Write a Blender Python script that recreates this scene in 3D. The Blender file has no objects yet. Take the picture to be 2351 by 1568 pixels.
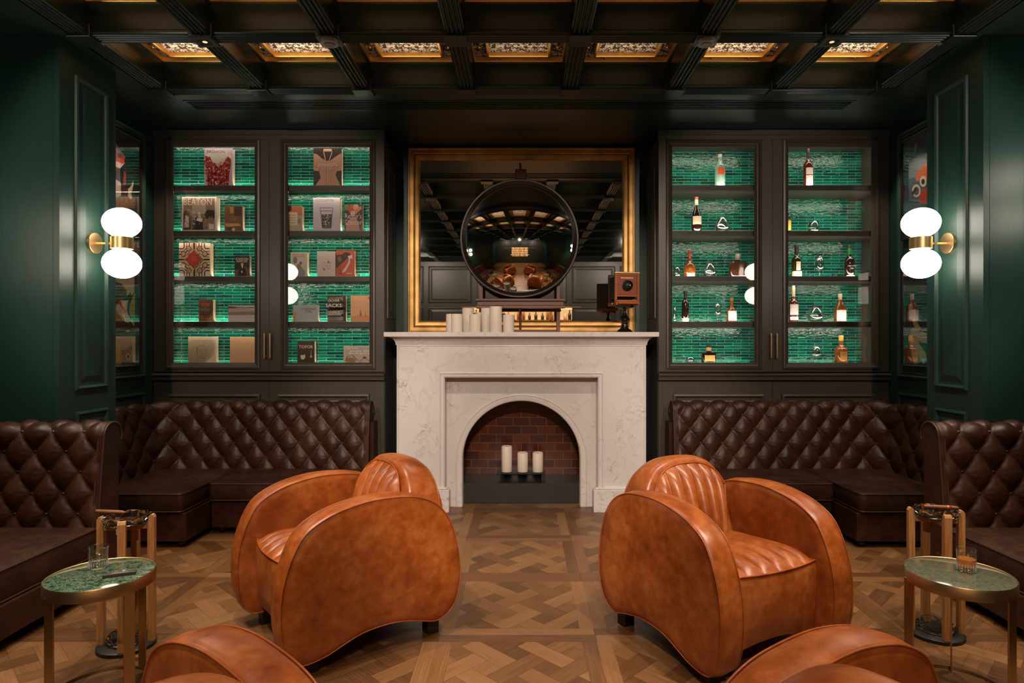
import bpy, math, random
from mathutils import Vector, Matrix
SC = bpy.context.scene
COL = SC.collection
PI = math.pi
sin, cos, hyp = math.sin, math.cos, math.hypot
random.seed(7)

# ------------------------------------------------------------------ camera, world, exposure, big lights
F = 1450.0; PX0 = 1197.0; PY0 = 784.0; EYE = 1.4
cam = bpy.data.cameras.new('camera'); cam.sensor_width = 36.0
cam.lens = F / 2351 * 36; cam.shift_x = -(PX0 - 1175.5) / 2351
cam.clip_start = 0.05; cam.clip_end = 60
cam_ob = bpy.data.objects.new('camera', cam); COL.objects.link(cam_ob)
cam_ob.location = (0, 0, EYE); cam_ob.rotation_euler = (PI / 2, 0, 0)
SC.camera = cam_ob
w = bpy.data.worlds.new('room_world'); SC.world = w; w.use_nodes = True
w.node_tree.nodes['Background'].inputs[0].default_value = (0.9, 0.75, 0.6, 1)
w.node_tree.nodes['Background'].inputs[1].default_value = 0.01
vs = SC.view_settings
vs.view_transform = 'Standard'; vs.look = 'None'; vs.exposure = 0.0; vs.gamma = 1.0; vs.use_curve_mapping = False
try:
    SC.cycles.max_bounces = 8; SC.cycles.diffuse_bounces = 3; SC.cycles.glossy_bounces = 5
    SC.cycles.transmission_bounces = 8; SC.cycles.transparent_max_bounces = 8
    SC.cycles.use_denoising = True; SC.cycles.sample_clamp_indirect = 4.0
    SC.cycles.caustics_refractive = False; SC.cycles.caustics_reflective = False
    SC.cycles.blur_glossy = 0.5
except Exception: pass

def lamp(name, kind, loc, energy, color, target=None, **kw):
    l = bpy.data.lights.new(name, kind); l.energy = energy; l.color = color
    for k, v in kw.items(): setattr(l, k, v)
    o = bpy.data.objects.new(name, l); COL.objects.link(o); o.location = loc
    if target is not None:
        o.rotation_euler = (Vector(target) - Vector(loc)).to_track_quat('-Z', 'Y').to_euler()
    return o

WARM = (1.0, 0.82, 0.66)
BX = [-2.6, -1.887, -1.14, -.39, .35, 1.10, 1.852, 2.6]        # beam lines across the room
BY = [4.565 - .798 * k for k in range(9)]                        # and along it
CZ = 3.2
def spot(x, y, e, tx=None, ty=None, ang=62, blend=.45, r=.03, tz=0):
    lamp('ceiling_spot_and_fill', 'SPOT', (x, y, CZ - .03), e, WARM, (x if tx is None else tx, y if ty is None else ty, tz),
         spot_size=math.radians(ang), spot_blend=blend, shadow_soft_size=r)
# overhead downlights, plus spots added as fill from the front and rear
SPOTS = []
for x, y, e, tx, ty, ang in [
    (-1.14, 2.17, 170, -.95, 2.9, 66), (1.10, 2.17, 170, 1.0, 2.85, 66),
    (-1.887, BY[1], 50, -1.9, 4.0, 70), (1.852, BY[1], 50, 1.9, 4.0, 70),
    (-1.14, BY[4], 130, -.95, 1.3, 70), (1.10, BY[4], 130, .95, 1.3, 70),
    (-1.887, BY[3], 150, -1.85, 2.6, 66), (1.852, BY[3], 150, 1.9, 2.6, 66),
    (-2.6, BY[2], 120, -2.75, 2.7, 66), (2.6, BY[2], 120, 2.75, 2.7, 66),
    (-.39, BY[2], 55, -.3, 5.1, 62), (.35, BY[2], 55, .3, 5.1, 62),
    (-.39, BY[1], 30, -.1, 3.6, 80), (.35, BY[1], 30, .1, 3.6, 80),
    (-1.887, BY[2], 40, -1.9, 4.9, 60), (1.852, BY[2], 40, 1.9, 4.9, 60),
    (-.02, BY[8], 860, 0, 5.3, 32), (-.39, BY[7], 215, -.9, 2.9, 40), (.35, BY[7], 215, .9, 2.85, 40),  # added front fill for the marble and the chair sides
    (-2.2, -.8, 90, -2.2, -2.5, 120), (-.8, -.8, 50, -.8, -2.5, 120), (.8, -.8, 50, .8, -2.5, 120), (2.2, -.8, 90, 2.2, -2.5, 120),  # added spots that brighten the rear wall for the mirror view
    (-1.887, BY[5], 270, -2.15, 5.3, 42), (1.852, BY[5], 270, 2.15, 5.3, 42),  # added wash spots that brighten the cabinet fronts
    (-1.14, BY[6], 80, -1.1, -1.2, 75), (1.10, BY[6], 80, 1.1, -1.2, 75)]:
    spot(x, y, e, tx, ty, ang, r=(.05 if tx == 0 else .03), tz=(.9 if abs(tx) < 1 else 1.7) if ty == 5.3 else (1.6 if ty == -2.5 else .3 if y < -.9 else 0))

# ------------------------------------------------------------------ geometry helpers
class MB:
    def __init__(s): s.v = []; s.f = []; s.m = []; s.uv = {}; s.cur = 0
    def add(s, vs, fs, M=None):
        b = len(s.v)
        for p in vs: s.v.append(tuple(M @ Vector(p)) if M is not None else tuple(p))
        for f in fs: s.f.append(tuple(b + i for i in f)); s.m.append(s.cur)
        return s
    def box(s, x0, x1, y0, y1, z0, z1, M=None):
        vs = [(x, y, z) for x in (x0, x1) for y in (y0, y1) for z in (z0, z1)]
        return s.add(vs, [(0, 1, 3, 2), (4, 6, 7, 5), (0, 4, 5, 1), (2, 3, 7, 6), (0, 2, 6, 4), (1, 5, 7, 3)], M)
    def bbox(s, x0, x1, y0, y1, z0, z1, c=.004, M=None):        # chamfered box
        vs = []; fs = []
        X = (x0, x1); Y = (y0, y1); Z = (z0, z1)
        idx = {}
        for i in (0, 1):
            for j in (0, 1):
                for k in (0, 1):
                    sx, sy, sz = (c if i == 0 else -c), (c if j == 0 else -c), (c if k == 0 else -c)
                    for a, p in (('x', (X[i], Y[j] + sy, Z[k] + sz)), ('y', (X[i] + sx, Y[j], Z[k] + sz)), ('z', (X[i] + sx, Y[j] + sy, Z[k]))):
                        idx[(i, j, k, a)] = len(vs); vs.append(p)
        for i in (0, 1): fs.append([idx[(i, j, k, 'x')] for j, k in ((0, 0), (0, 1), (1, 1), (1, 0))][::1 if i == 0 else -1])
        for j in (0, 1): fs.append([idx[(i, j, k, 'y')] for i, k in ((0, 0), (1, 0), (1, 1), (0, 1))][::1 if j == 0 else -1])
        for k in (0, 1): fs.append([idx[(i, j, k, 'z')] for i, j in ((0, 0), (0, 1), (1, 1), (1, 0))][::1 if k == 0 else -1])
        for i in (0, 1):
            for j in (0, 1): fs.append((idx[(i, j, 0, 'x')], idx[(i, j, 1, 'x')], idx[(i, j, 1, 'y')], idx[(i, j, 0, 'y')]))
            for k in (0, 1): fs.append((idx[(i, 0, k, 'x')], idx[(i, 1, k, 'x')], idx[(i, 1, k, 'z')], idx[(i, 0, k, 'z')]))
        for j in (0, 1):
            for k in (0, 1): fs.append((idx[(0, j, k, 'y')], idx[(1, j, k, 'y')], idx[(1, j, k, 'z')], idx[(0, j, k, 'z')]))
        for i in (0, 1):
            for j in (0, 1):
                for k in (0, 1): fs.append((idx[(i, j, k, 'x')], idx[(i, j, k, 'y')], idx[(i, j, k, 'z')]))
        return s.add(vs, fs, M)
    def grid(s, rows, closed_u=False, closed_v=False, M=None):
        nr = len(rows); nc = len(rows[0]); vs = [p for r in rows for p in r]; fs = []
        for i in range(nr if closed_v else nr - 1):
            i2 = (i + 1) % nr
            for j in range(nc if closed_u else nc - 1):
                j2 = (j + 1) % nc
                fs.append((i * nc + j, i * nc + j2, i2 * nc + j2, i2 * nc + j))
        return s.add(vs, fs, M)
    def lathe(s, prof, n=24, M=None, cx=0, cy=0, cap=True):      # prof: (r, z)
        rows = [[(cx + r * cos(2 * PI * k / n), cy + r * sin(2 * PI * k / n), z) for k in range(n)] for r, z in prof]
        s.grid(rows, closed_u=True, M=M)
        if cap:
            for r, z in (prof[0], prof[-1]):
                if r > 1e-5: s.add([(cx + r * cos(2 * PI * k / n), cy + r * sin(2 * PI * k / n), z) for k in range(n)], [tuple(range(n))], M)
        return s
    def tube(s, pts, r, n=8, closed=False, M=None):
        P = [Vector(p) for p in pts]; L = len(P); rows = []; up = None
        for i in range(L):
            if closed: t = P[(i + 1) % L] - P[i - 1]
            else: t = P[min(i + 1, L - 1)] - P[max(i - 1, 0)]
            t.normalize()
            if up is None: up = Vector((0, 0, 1)) if abs(t.z) < .9 else Vector((1, 0, 0))
            a = (up - t * up.dot(t)); 
            if a.length < 1e-6: a = t.orthogonal()
            a.normalize(); up = a; b = t.cross(a)
            rr = r[i] if isinstance(r, (list, tuple)) else r
            rows.append([tuple(P[i] + (a * cos(2 * PI * k / n) + b * sin(2 * PI * k / n)) * rr) for k in range(n)])
        s.grid(rows, closed_u=True, closed_v=closed, M=M)
        if not closed:
            s.add(rows[0], [tuple(range(n))[::-1]], M); s.add(rows[-1], [tuple(range(n))], M)
        return s
    def prism(s, poly, d0, d1, M=None):     # poly in (x, z), extruded along y
        n = len(poly)
        vs = [(x, d0, z) for x, z in poly] + [(x, d1, z) for x, z in poly]
        fs = [tuple(range(n)), tuple(range(n, 2 * n))[::-1]] + [(i, (i + 1) % n, n + (i + 1) % n, n + i) for i in range(n)]
        return s.add(vs, fs, M)
    def frame(s, u0, u1, v0, v1, prof, M=None, closed=True):
        """mitred moulding round a rectangle in the local x-z plane; prof: (inset, height towards -y)"""
        rows = []
        for ins, h in prof:
            rows.append([(u0 + ins, -h, v0 + ins), (u1 - ins, -h, v0 + ins), (u1 - ins, -h, v1 - ins), (u0 + ins, -h, v1 - ins)])
        return s.grid(rows, closed_u=True, M=M)
    def obj(s, name, mat, parent=None, smooth=False, recalc=True, auto=None):
        me = bpy.data.meshes.new(name); me.from_pydata(s.v, [], s.f)
        mats = mat if isinstance(mat, (list, tuple)) else [mat]
        for m in mats: me.materials.append(m)
        if len(mats) > 1: me.polygons.foreach_set('material_index', s.m)
        me.update()
        if recalc:
            import bmesh
            bm = bmesh.new(); bm.from_mesh(me); bmesh.ops.remove_doubles(bm, verts=bm.verts, dist=1e-6)
            bmesh.ops.recalc_face_normals(bm, faces=bm.faces); bm.to_mesh(me); bm.free()
        if smooth or auto:
            me.polygons.foreach_set('use_smooth', [True] * len(me.polygons))
            if auto:
                me.set_sharp_from_angle(angle=math.radians(auto))
        o = bpy.data.objects.new(name, me); COL.objects.link(o)
        if parent is not None: o.parent = parent
        return o

def thing(name, label, cat, loc=(0, 0, 0), rz=0, group=None):
    o = bpy.data.objects.new(name, None); COL.objects.link(o); o.empty_display_size = .1
    o.location = loc; o.rotation_euler = (0, 0, rz)
    return tag(o, label, cat, group)
def tag(o, label, cat, group=None):
    o['label'] = label; o['category'] = cat
    if group: o['group'] = group
    return o
def structure(o): o['kind'] = 'structure'; return o
def copy_tree(o, parent=None):
    c = o.copy(); COL.objects.link(c)
    if parent is not None: c.parent = parent
    for ch in list(o.children): copy_tree(ch, c)
    return c
def XZ(x, y, Z): return ((x - PX0) / F * Z, EYE - (y - PY0) / F * Z)
def T(x, y, z, rz=0): return Matrix.Translation((x, y, z)) @ Matrix.Rotation(rz, 4, 'Z')
SIDE_L = lambda x: Matrix.Translation((x, 0, 0)) @ Matrix.Rotation(PI / 2, 4, 'Z')      # local x -> +Y, faces +X
SIDE_R = lambda x: Matrix.Translation((x, 0, 0)) @ Matrix.Rotation(-PI / 2, 4, 'Z')     # local x -> -Y, faces -X
def catmull(P, k=4, closed=True):
    n = len(P); out = []
    for i in range(n if closed else n - 1):
        g = (lambda j: P[j % n]) if closed else (lambda j: P[min(max(j, 0), n - 1)])
        p0, p1, p2, p3 = g(i - 1), g(i), g(i + 1), g(i + 2)
        for q in range(k):
            t = q / k
            out.append(tuple(.5 * (2 * b + (c - a) * t + (2 * a - 5 * b + 4 * c - d) * t * t + (3 * b - a - 3 * c + d) * t ** 3) for a, b, c, d in zip(p0, p1, p2, p3)))
    if not closed: out.append(tuple(P[-1]))
    return out

# ------------------------------------------------------------------ materials
class NT:
    def __init__(s, name):
        s.mat = bpy.data.materials.new(name); s.mat.use_nodes = True; s.t = s.mat.node_tree
        s.b = s.t.nodes['Principled BSDF']
    def n(s, kind, props=None, **ins):
        nd = s.t.nodes.new(kind)
        for k, v in (props or {}).items(): setattr(nd, k, v)
        for k, v in ins.items(): s.set(nd, k, v)
        return nd
    def set(s, nd, k, v):
        k = int(k[1:]) if k[0] == '_' and k[1:].isdigit() else k.replace('_', ' ')
        inp = nd.inputs[k]
        if hasattr(v, 'is_output') or isinstance(v, bpy.types.NodeSocket): s.t.links.new(v, inp)
        else: inp.default_value = v
    def P(s, **kw):
        for k, v in kw.items(): s.set(s.b, k, v)
    def math(s, op, a, b=0.0, c=None, clamp=False):
        nd = s.n('ShaderNodeMath', {'operation': op, 'use_clamp': clamp}, _0=a, _1=b)
        if c is not None: s.set(nd, '_2', c)
        return nd.outputs[0]
    def ramp(s, fac, stops, interp='LINEAR'):
        nd = s.n('ShaderNodeValToRGB'); s.set(nd, 'Fac', fac); cr = nd.color_ramp; cr.interpolation = interp
        while len(cr.elements) < len(stops): cr.elements.new(.5)
        for e, (p, c) in zip(cr.elements, stops): e.position = p; e.color = (*c, 1) if len(c) == 3 else c
        return nd.outputs[0]
    def coords(s, kind='Object', scale=(1, 1, 1), rot=(0, 0, 0)):
        tc = s.n('ShaderNodeTexCoord'); mp = s.n('ShaderNodeMapping'); s.t.links.new(tc.outputs[kind], mp.inputs[0])
        mp.inputs['Scale'].default_value = scale; mp.inputs['Rotation'].default_value = rot
        return mp.outputs[0]
    def noise(s, vec, scale, detail=4, rough=.5):
        return s.n('ShaderNodeTexNoise', None, Vector=vec, Scale=scale, Detail=float(detail), Roughness=rough).outputs[0]
    def bump(s, h, strength=.2, dist=.005):
        nd = s.n('ShaderNodeBump', None, Strength=strength, Distance=dist, Height=h)
        s.t.links.new(nd.outputs[0], s.b.inputs['Normal']); return nd
    def mix(s, fac, a, b):
        nd = s.n('ShaderNodeMix', {'data_type': 'RGBA'}); s.set(nd, '_0', fac); s.set(nd, '_6', a if hasattr(a, 'is_output') else (*a, 1) if len(a) == 3 else a)
        s.set(nd, '_7', b if hasattr(b, 'is_output') else (*b, 1) if len(b) == 3 else b); return nd.outputs[2]
def plain(name, c, rough=.5, metal=0, emit=None, es=1, spec=.5, coat=0):
    m = NT(name); m.P(Base_Color=(*c, 1), Roughness=rough, Metallic=metal)
    m.b.inputs['Specular IOR Level'].default_value = spec
    if spec > .52: m.b.inputs['Coat Weight'].default_value = .22; m.b.inputs['Coat Roughness'].default_value = .38
    if coat: m.b.inputs['Coat Weight'].default_value = coat; m.b.inputs['Coat Roughness'].default_value = .1
    if emit: m.b.inputs['Emission Color'].default_value = (*emit, 1); m.b.inputs['Emission Strength'].default_value = es
    return m.mat
_hex = {}
def hx(h, rough=.45):
    if h not in _hex:
        c = [int(h[i:i + 2], 16) / 255 for i in (0, 2, 4)]
        c = [x / 12.92 if x < .04045 else ((x + .055) / 1.055) ** 2.4 for x in c]
        _hex[h] = plain('print_' + h, c, rough)
    return _hex[h]

def m_panel(name, c, grain=(60, 60, 3), rough=.36):
    m = NT(name); v = m.coords(scale=grain); g = m.noise(v, 3.0, 5, .65)
    col = m.ramp(g, [(.3, tuple(x * .8 for x in c)), (.7, tuple(x * 1.15 for x in c))])
    m.P(Base_Color=col, Roughness=m.math('MULTIPLY_ADD', g, .16, rough - .08)); m.bump(g, .22, .0025)
    return m.mat
M_PAN = m_panel('dark_green_panelling', (.009, .038, .027), rough=.43)
M_PANH = m_panel('dark_green_panelling_across', (.011, .026, .020), (3, 60, 60), .34)
M_PANY = m_panel('dark_green_panelling_along', (.013, .026, .020), (60, 3, 60), .25)
M_PANR = m_panel('grey_green_panelling', (.030, .030, .022), rough=.42)
M_CAB = m_panel('dark_stained_oak', (.055, .043, .033), (70, 70, 4), .38)
M_CABH = m_panel('dark_stained_oak_across', (.055, .043, .033), (4, 70, 70), .42)
def m_marble():
    m = NT('white_veined_marble'); v = m.coords()
    a = m.noise(v, 2.2, 6, .6); w = m.n('ShaderNodeVectorMath', {'operation': 'MULTIPLY_ADD'}); m.set(w, '_0', m.n('ShaderNodeTexNoise', None, Vector=v, Scale=3.0, Detail=5.0).outputs[1])
    w.inputs[1].default_value = (.35, .35, .35); m.t.links.new(v, w.inputs[2])
    n2 = m.noise(w.outputs[0], 11, 7, .62)
    vein = m.math('SUBTRACT', 1.0, m.math('MULTIPLY', m.math('ABSOLUTE', m.math('SUBTRACT', n2, .5)), 26.0), clamp=True)
    patch = m.ramp(m.noise(v, 4.5, 4, .6), [(.5, (0, 0, 0)), (.66, (1, 1, 1))])
    f = m.math('MULTIPLY', m.math('POWER', vein, 1.6), patch)
    big = m.noise(w.outputs[0], 1.6, 3, .5)
    bv = m.math('SUBTRACT', 1.0, m.math('MULTIPLY', m.math('ABSOLUTE', m.math('SUBTRACT', big, .47)), 120.0), clamp=True)
    f2 = m.math('MAXIMUM', m.math('MULTIPLY', f, .75), m.math('MULTIPLY', bv, .18))
    base = m.ramp(a, [(.3, (.64, .585, .57)), (.7, (.73, .68, .665))])
    m.P(Base_Color=m.mix(f2, base, (.25, .19, .165)), Roughness=.32)
    return m.mat
M_MARB = m_marble()
def m_leather(name, c0, c1, c2, rough=.36, sc=5, bumps=.12, spec=.5):
    m = NT(name); v = m.coords()
    a = m.noise(v, sc, 6, .62); b = m.noise(v, sc * 5, 4, .6)
    f = m.math('MULTIPLY_ADD', b, .35, m.math('MULTIPLY', a, .75))
    m.P(Base_Color=m.ramp(f, [(.32, c0), (.53, c1), (.74, c2)]), Roughness=m.math('MULTIPLY_ADD', b, .25, rough - .12))
    vo = m.n('ShaderNodeTexVoronoi', {'feature': 'DISTANCE_TO_EDGE'}, Vector=v, Scale=420.0).outputs[0]
    h = m.math('MULTIPLY_ADD', m.math('MINIMUM', vo, .25), .6, m.math('MULTIPLY', m.noise(v, 38, 4, .6), .9))
    m.bump(h, bumps, .003)
    m.b.inputs['Specular IOR Level'].default_value = spec
    return m.mat
M_TAN = m_leather('tan_leather', (.13, .027, .004), (.29, .068, .0105), (.45, .145, .035), .33, 5, .12, .55)
M_TANP = m_leather('tan_leather_piping', (.16, .034, .006), (.29, .066, .011), (.43, .13, .030), .33)
M_BRN = m_leather('dark_brown_leather', (.016, .0052, .0022), (.032, .0112, .0048), (.058, .022, .010), .40, 4, .14, .28)
M_BRNS = m_leather('dark_brown_suede_leather', (.016, .006, .0032), (.032, .0125, .0065), (.062, .026, .013), .46, 6, .2, .25)
M_BRNP = plain('brown_piping', (.045, .018, .009), .4)
def m_metal(name, c, rough, brush=(8, 200, 200)):
    m = NT(name); v = m.coords(scale=brush); g = m.noise(v, 4, 3, .5)
    m.P(Base_Color=(*c, 1), Metallic=1.0, Roughness=m.math('MULTIPLY_ADD', g, .2, rough - .1)); m.bump(g, .05, .001); return m.mat
M_BRASS = m_metal('brushed_brass', (.72, .48, .23), .34)
M_ABRASS = m_metal('aged_brass', (.42, .285, .14), .36)
M_GOLD = m_metal('gilded_wood', (.80, .47, .15), .40)
def m_gilt():
    m = NT('gold_leaf_frame'); v = m.coords(); g = m.noise(v, 9, 5, .6)
    m.P(Base_Color=m.ramp(g, [(.3, (.30, .155, .04)), (.65, (.52, .29, .09))]), Metallic=.55, Roughness=.38); m.bump(g, .08, .003); return m.mat
M_GILT = m_gilt()
M_MIRR = plain('mirror_silver', (.86, .85, .83), .015, 1)
M_CMIRR = plain('convex_mirror_silver', (.80, .76, .70), .02, 1)
M_BLACK = plain('black_metal', (.012, .011, .010), .45)
M_BLK = plain('matt_black', (.007, .006, .005), .8)
M_DKW = m_panel('dark_mahogany_frame', (.020, .009, .006), (40, 40, 40), .3)
M_MAH = m_panel('red_mahogany', (.16, .045, .018), (4, 60, 60), .42)
M_EBONY = plain('polished_black', (.008, .006, .005), .16, coat=.5)
M_CAMW = m_panel('polished_cherry_wood', (.36, .10, .022), (5, 50, 50), .3)
M_CANDLE = NT('ivory_wax')
M_CANDLE.P(Base_Color=(.80, .71, .62, 1), Roughness=.55); M_CANDLE.b.inputs['Subsurface Weight'].default_value = .4
M_CANDLE.b.inputs['Subsurface Radius'].default_value = (.03, .015, .006); M_CANDLE = M_CANDLE.mat
M_LEG = plain('dark_wood_leg', (.012, .007, .005), .4)
def m_oak():
    m = NT('oiled_oak'); v = m.coords(scale=(60, 60, 3)); g = m.noise(v, 2.5, 5, .6)
    m.P(Base_Color=m.ramp(g, [(.3, (.30, .125, .035)), (.7, (.55, .27, .09))]), Roughness=.45); m.bump(g, .1, .002); return m.mat
M_OAK = m_oak()
def m_glass(name, c=(1, 1, 1), rough=0.0, ior=1.45):
    m = NT(name); m.P(Base_Color=(*c, 1), Roughness=rough, IOR=ior); m.b.inputs['Transmission Weight'].default_value = 1.0; return m.mat
def m_thin(name, tint, k=1.0, rough=0.0, bias=.03):
    m = NT(name); t = m.t
    tr = m.n('ShaderNodeBsdfTransparent'); tr.inputs[0].default_value = (*tint, 1); gl = m.n('ShaderNodeBsdfGlossy'); gl.inputs['Roughness'].default_value = rough
    lw = m.n('ShaderNodeLayerWeight'); lw.inputs[0].default_value = .35
    f = m.math('MULTIPLY_ADD', m.math('POWER', lw.outputs[1], 2.0), .85 * k, bias, clamp=True)
    mx = m.n('ShaderNodeMixShader'); t.links.new(f, mx.inputs[0]); t.links.new(tr.outputs[0], mx.inputs[1]); t.links.new(gl.outputs[0], mx.inputs[2])
    t.links.new(mx.outputs[0], t.nodes['Material Output'].inputs['Surface']); return m.mat
M_GLASS = m_thin('clear_glass', (.95, .96, .95), 1.0, .02, .13); M_WHISKY = m_thin('amber_whisky', (.86, .46, .13), .3, .05, .03); M_WATER = m_thin('clear_spirit', (.93, .94, .95), .5, .04, .08)
def m_cut(name, tint, dif, k):
    m = NT(name); t = m.t
    tr = m.n('ShaderNodeBsdfTransparent'); tr.inputs[0].default_value = (*tint, 1); gl = m.n('ShaderNodeBsdfTranslucent'); gl.inputs[0].default_value = (*dif, 1); df = m.n('ShaderNodeBsdfDiffuse'); df.inputs[0].default_value = (*dif, 1)
    ad = m.n('ShaderNodeMixShader'); ad.inputs[0].default_value = .5; t.links.new(gl.outputs[0], ad.inputs[1]); t.links.new(df.outputs[0], ad.inputs[2])
    mx = m.n('ShaderNodeMixShader'); mx.inputs[0].default_value = k; t.links.new(tr.outputs[0], mx.inputs[1]); t.links.new(ad.outputs[0], mx.inputs[2])
    t.links.new(mx.outputs[0], t.nodes['Material Output'].inputs['Surface']); return m.mat
M_WHISKY = m_cut('amber_whisky_glow', (.95, .62, .25), (.95, .42, .10), .42); M_CUT = m_cut('cut_glass_foot', (.95, .95, .95), (.85, .85, .88), .34); M_RGLASS = m_glass('thick_pressed_glass')
def m_pane(k=1.7, name='window_pane_glass'):
    m = NT(name); t = m.t
    tr = m.n('ShaderNodeBsdfTransparent'); gl = m.n('ShaderNodeBsdfGlossy'); gl.inputs['Roughness'].default_value = 0.0
    fr = m.n('ShaderNodeFresnel'); fr.inputs[0].default_value = 1.5
    f = m.math('MULTIPLY_ADD', fr.outputs[0], k, .0, clamp=True)
    mx = m.n('ShaderNodeMixShader'); t.links.new(f, mx.inputs[0]); t.links.new(tr.outputs[0], mx.inputs[1]); t.links.new(gl.outputs[0], mx.inputs[2])
    t.links.new(mx.outputs[0], t.nodes['Material Output'].inputs['Surface']); return m.mat
M_PANE = m_pane(); M_PICG = m_pane(.35, 'picture_glass')
M_GLOBE = NT('opal_glass_globe'); M_GLOBE.P(Base_Color=(.9, .9, .9, 1), Roughness=.2)
M_GLOBE.b.inputs['Emission Color'].default_value = (1.0, .89, .76, 1); M_GLOBE.b.inputs['Emission Strength'].default_value = 11.0; M_GLOBE = M_GLOBE.mat
def m_tile():
    m = NT('glazed_emerald_tile'); v = m.coords(rot=(-PI / 2, 0, 0))
    br = m.n('ShaderNodeTexBrick', {'offset': .5, 'squash': 1.0}, Vector=v, Scale=1.0, Mortar_Size=.0022, Mortar_Smooth=.3, Brick_Width=.149, Row_Height=.0262, Bias=0.0)
    br.inputs['Color1'].default_value = (0, 0, 0, 1); br.inputs['Color2'].default_value = (1, 1, 1, 1); br.inputs['Mortar'].default_value = (.5, .5, .5, 1)
    v2 = m.coords(scale=(1, 1, 3)); ns = m.noise(v2, 16, 5, .65)
    rnd = m.math('MULTIPLY_ADD', m.n('ShaderNodeRGBToBW', None, Color=br.outputs[0]).outputs[0], .40, m.math('MULTIPLY', ns, .75))
    col = m.ramp(rnd, [(.2, (.0, .016, .022)), (.42, (.0, .060, .045)), (.62, (.0, .12, .078)), (.88, (.0, .21, .135))])
    m.P(Base_Color=m.mix(br.outputs[1], col, (.16, .26, .17)), Roughness=m.math('MULTIPLY_ADD', br.outputs[1], .5, .10))
    wob = m.noise(m.coords(scale=(1, 1, 2.2)), 26, 2, .5)
    h = m.math('MULTIPLY_ADD', br.outputs[1], -1.0, m.math('MULTIPLY', wob, 1.4))
    m.bump(h, .5, .004); return m.mat
M_TILE = m_tile()
def m_brick():
    m = NT('glazed_firebox_brick'); v = m.coords(rot=(-PI / 2, 0, 0))
    br = m.n('ShaderNodeTexBrick', {'offset': .5}, Vector=v, Scale=1.0, Mortar_Size=.0035, Mortar_Smooth=.2, Brick_Width=.154, Row_Height=.0775, Bias=0.0)
    br.inputs['Color1'].default_value = (.045, .009, .004, 1); br.inputs['Color2'].default_value = (.16, .035, .012, 1); br.inputs['Mortar'].default_value = (.30, .12, .05, 1)
    n = m.noise(v, 14, 4, .6)
    m.P(Base_Color=m.mix(m.math('MULTIPLY', n, .6), br.outputs[0], (.02, .005, .003)), Roughness=.22)
    m.bump(m.math('MULTIPLY_ADD', br.outputs[1], -1.0, m.math('MULTIPLY', n, .5)), .5, .005); return m.mat
M_BRICK = m_brick()
def m_green_marble(name, c0, c1, c2, sc, vein):
    m = NT(name); v = m.coords(); w = m.n('ShaderNodeVectorMath', {'operation': 'MULTIPLY_ADD'}); m.set(w, '_0', m.n('ShaderNodeTexNoise', None, Vector=v, Scale=sc * .5, Detail=4.0).outputs[1])
    w.inputs[1].default_value = (.06, .06, .06); m.t.links.new(v, w.inputs[2])
    n = m.noise(w.outputs[0], sc, 8, .68); n2 = m.noise(w.outputs[0], sc * 2.2, 5, .6)
    rid = m.math('SUBTRACT', 1.0, m.math('MULTIPLY', m.math('ABSOLUTE', m.math('SUBTRACT', n, .5)), 14.0), clamp=True)
    rid2 = m.math('SUBTRACT', 1.0, m.math('MULTIPLY', m.math('ABSOLUTE', m.math('SUBTRACT', n2, .52)), 12.0), clamp=True)
    f = m.math('ADD', m.math('MULTIPLY', m.math('SUBTRACT', n, .30), 1.1), m.math('MULTIPLY', m.math('MAXIMUM', m.math('POWER', rid, 2.0), m.math('POWER', rid2, 2.0)), vein))
    m.P(Base_Color=m.ramp(f, [(.10, c0), (.42, c1), (.95, c2)]), Roughness=.08); return m.mat
M_GM1 = m_green_marble('green_vein_marble', (.007, .022, .012), (.028, .066, .036), (.34, .38, .28), 34, .42)
M_GM2 = m_green_marble('grey_green_marble', (.045, .05, .03), (.10, .105, .068), (.24, .23, .155), 70, .15)
def m_wallpaper():
    m = NT('floral_wallpaper'); v = m.coords(scale=(1, 1, 1))
    def flowers(scale, petals, rad, th):
        vo = m.n('ShaderNodeTexVoronoi', {'feature': 'F1', 'voronoi_dimensions': '2D'}, Vector=v, Scale=scale, Randomness=.75)
        d = m.n('ShaderNodeVectorMath', {'operation': 'SUBTRACT'}); m.t.links.new(v, d.inputs[0]); m.t.links.new(vo.outputs['Position'], d.inputs[1])
        sx = m.n('ShaderNodeSeparateXYZ'); m.t.links.new(d.outputs[0], sx.inputs[0])
        ang = m.math('ARCTAN2', sx.outputs[1], sx.outputs[0])
        r = m.math('MULTIPLY_ADD', m.math('COSINE', m.math('MULTIPLY', ang, petals)), .35 * rad, rad)
        dist = vo.outputs['Distance']
        inside = m.math('LESS_THAN', dist, r)
        core = m.math('LESS_THAN', dist, rad * th)
        return m.math('SUBTRACT', inside, core, clamp=True)
    f = m.math('MAXIMUM', flowers(17, 5.0, .25, .3), flowers(36, 3.0, .22, .0))
    f = m.math('MAXIMUM', f, m.math('MULTIPLY', flowers(25, 7.0, .30, .6), .8))
    m.P(Base_Color=m.mix(f, (.030, .023, .019), (.72, .63, .54)), Roughness=.6); return m.mat
M_WALLP = m_wallpaper()
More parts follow.
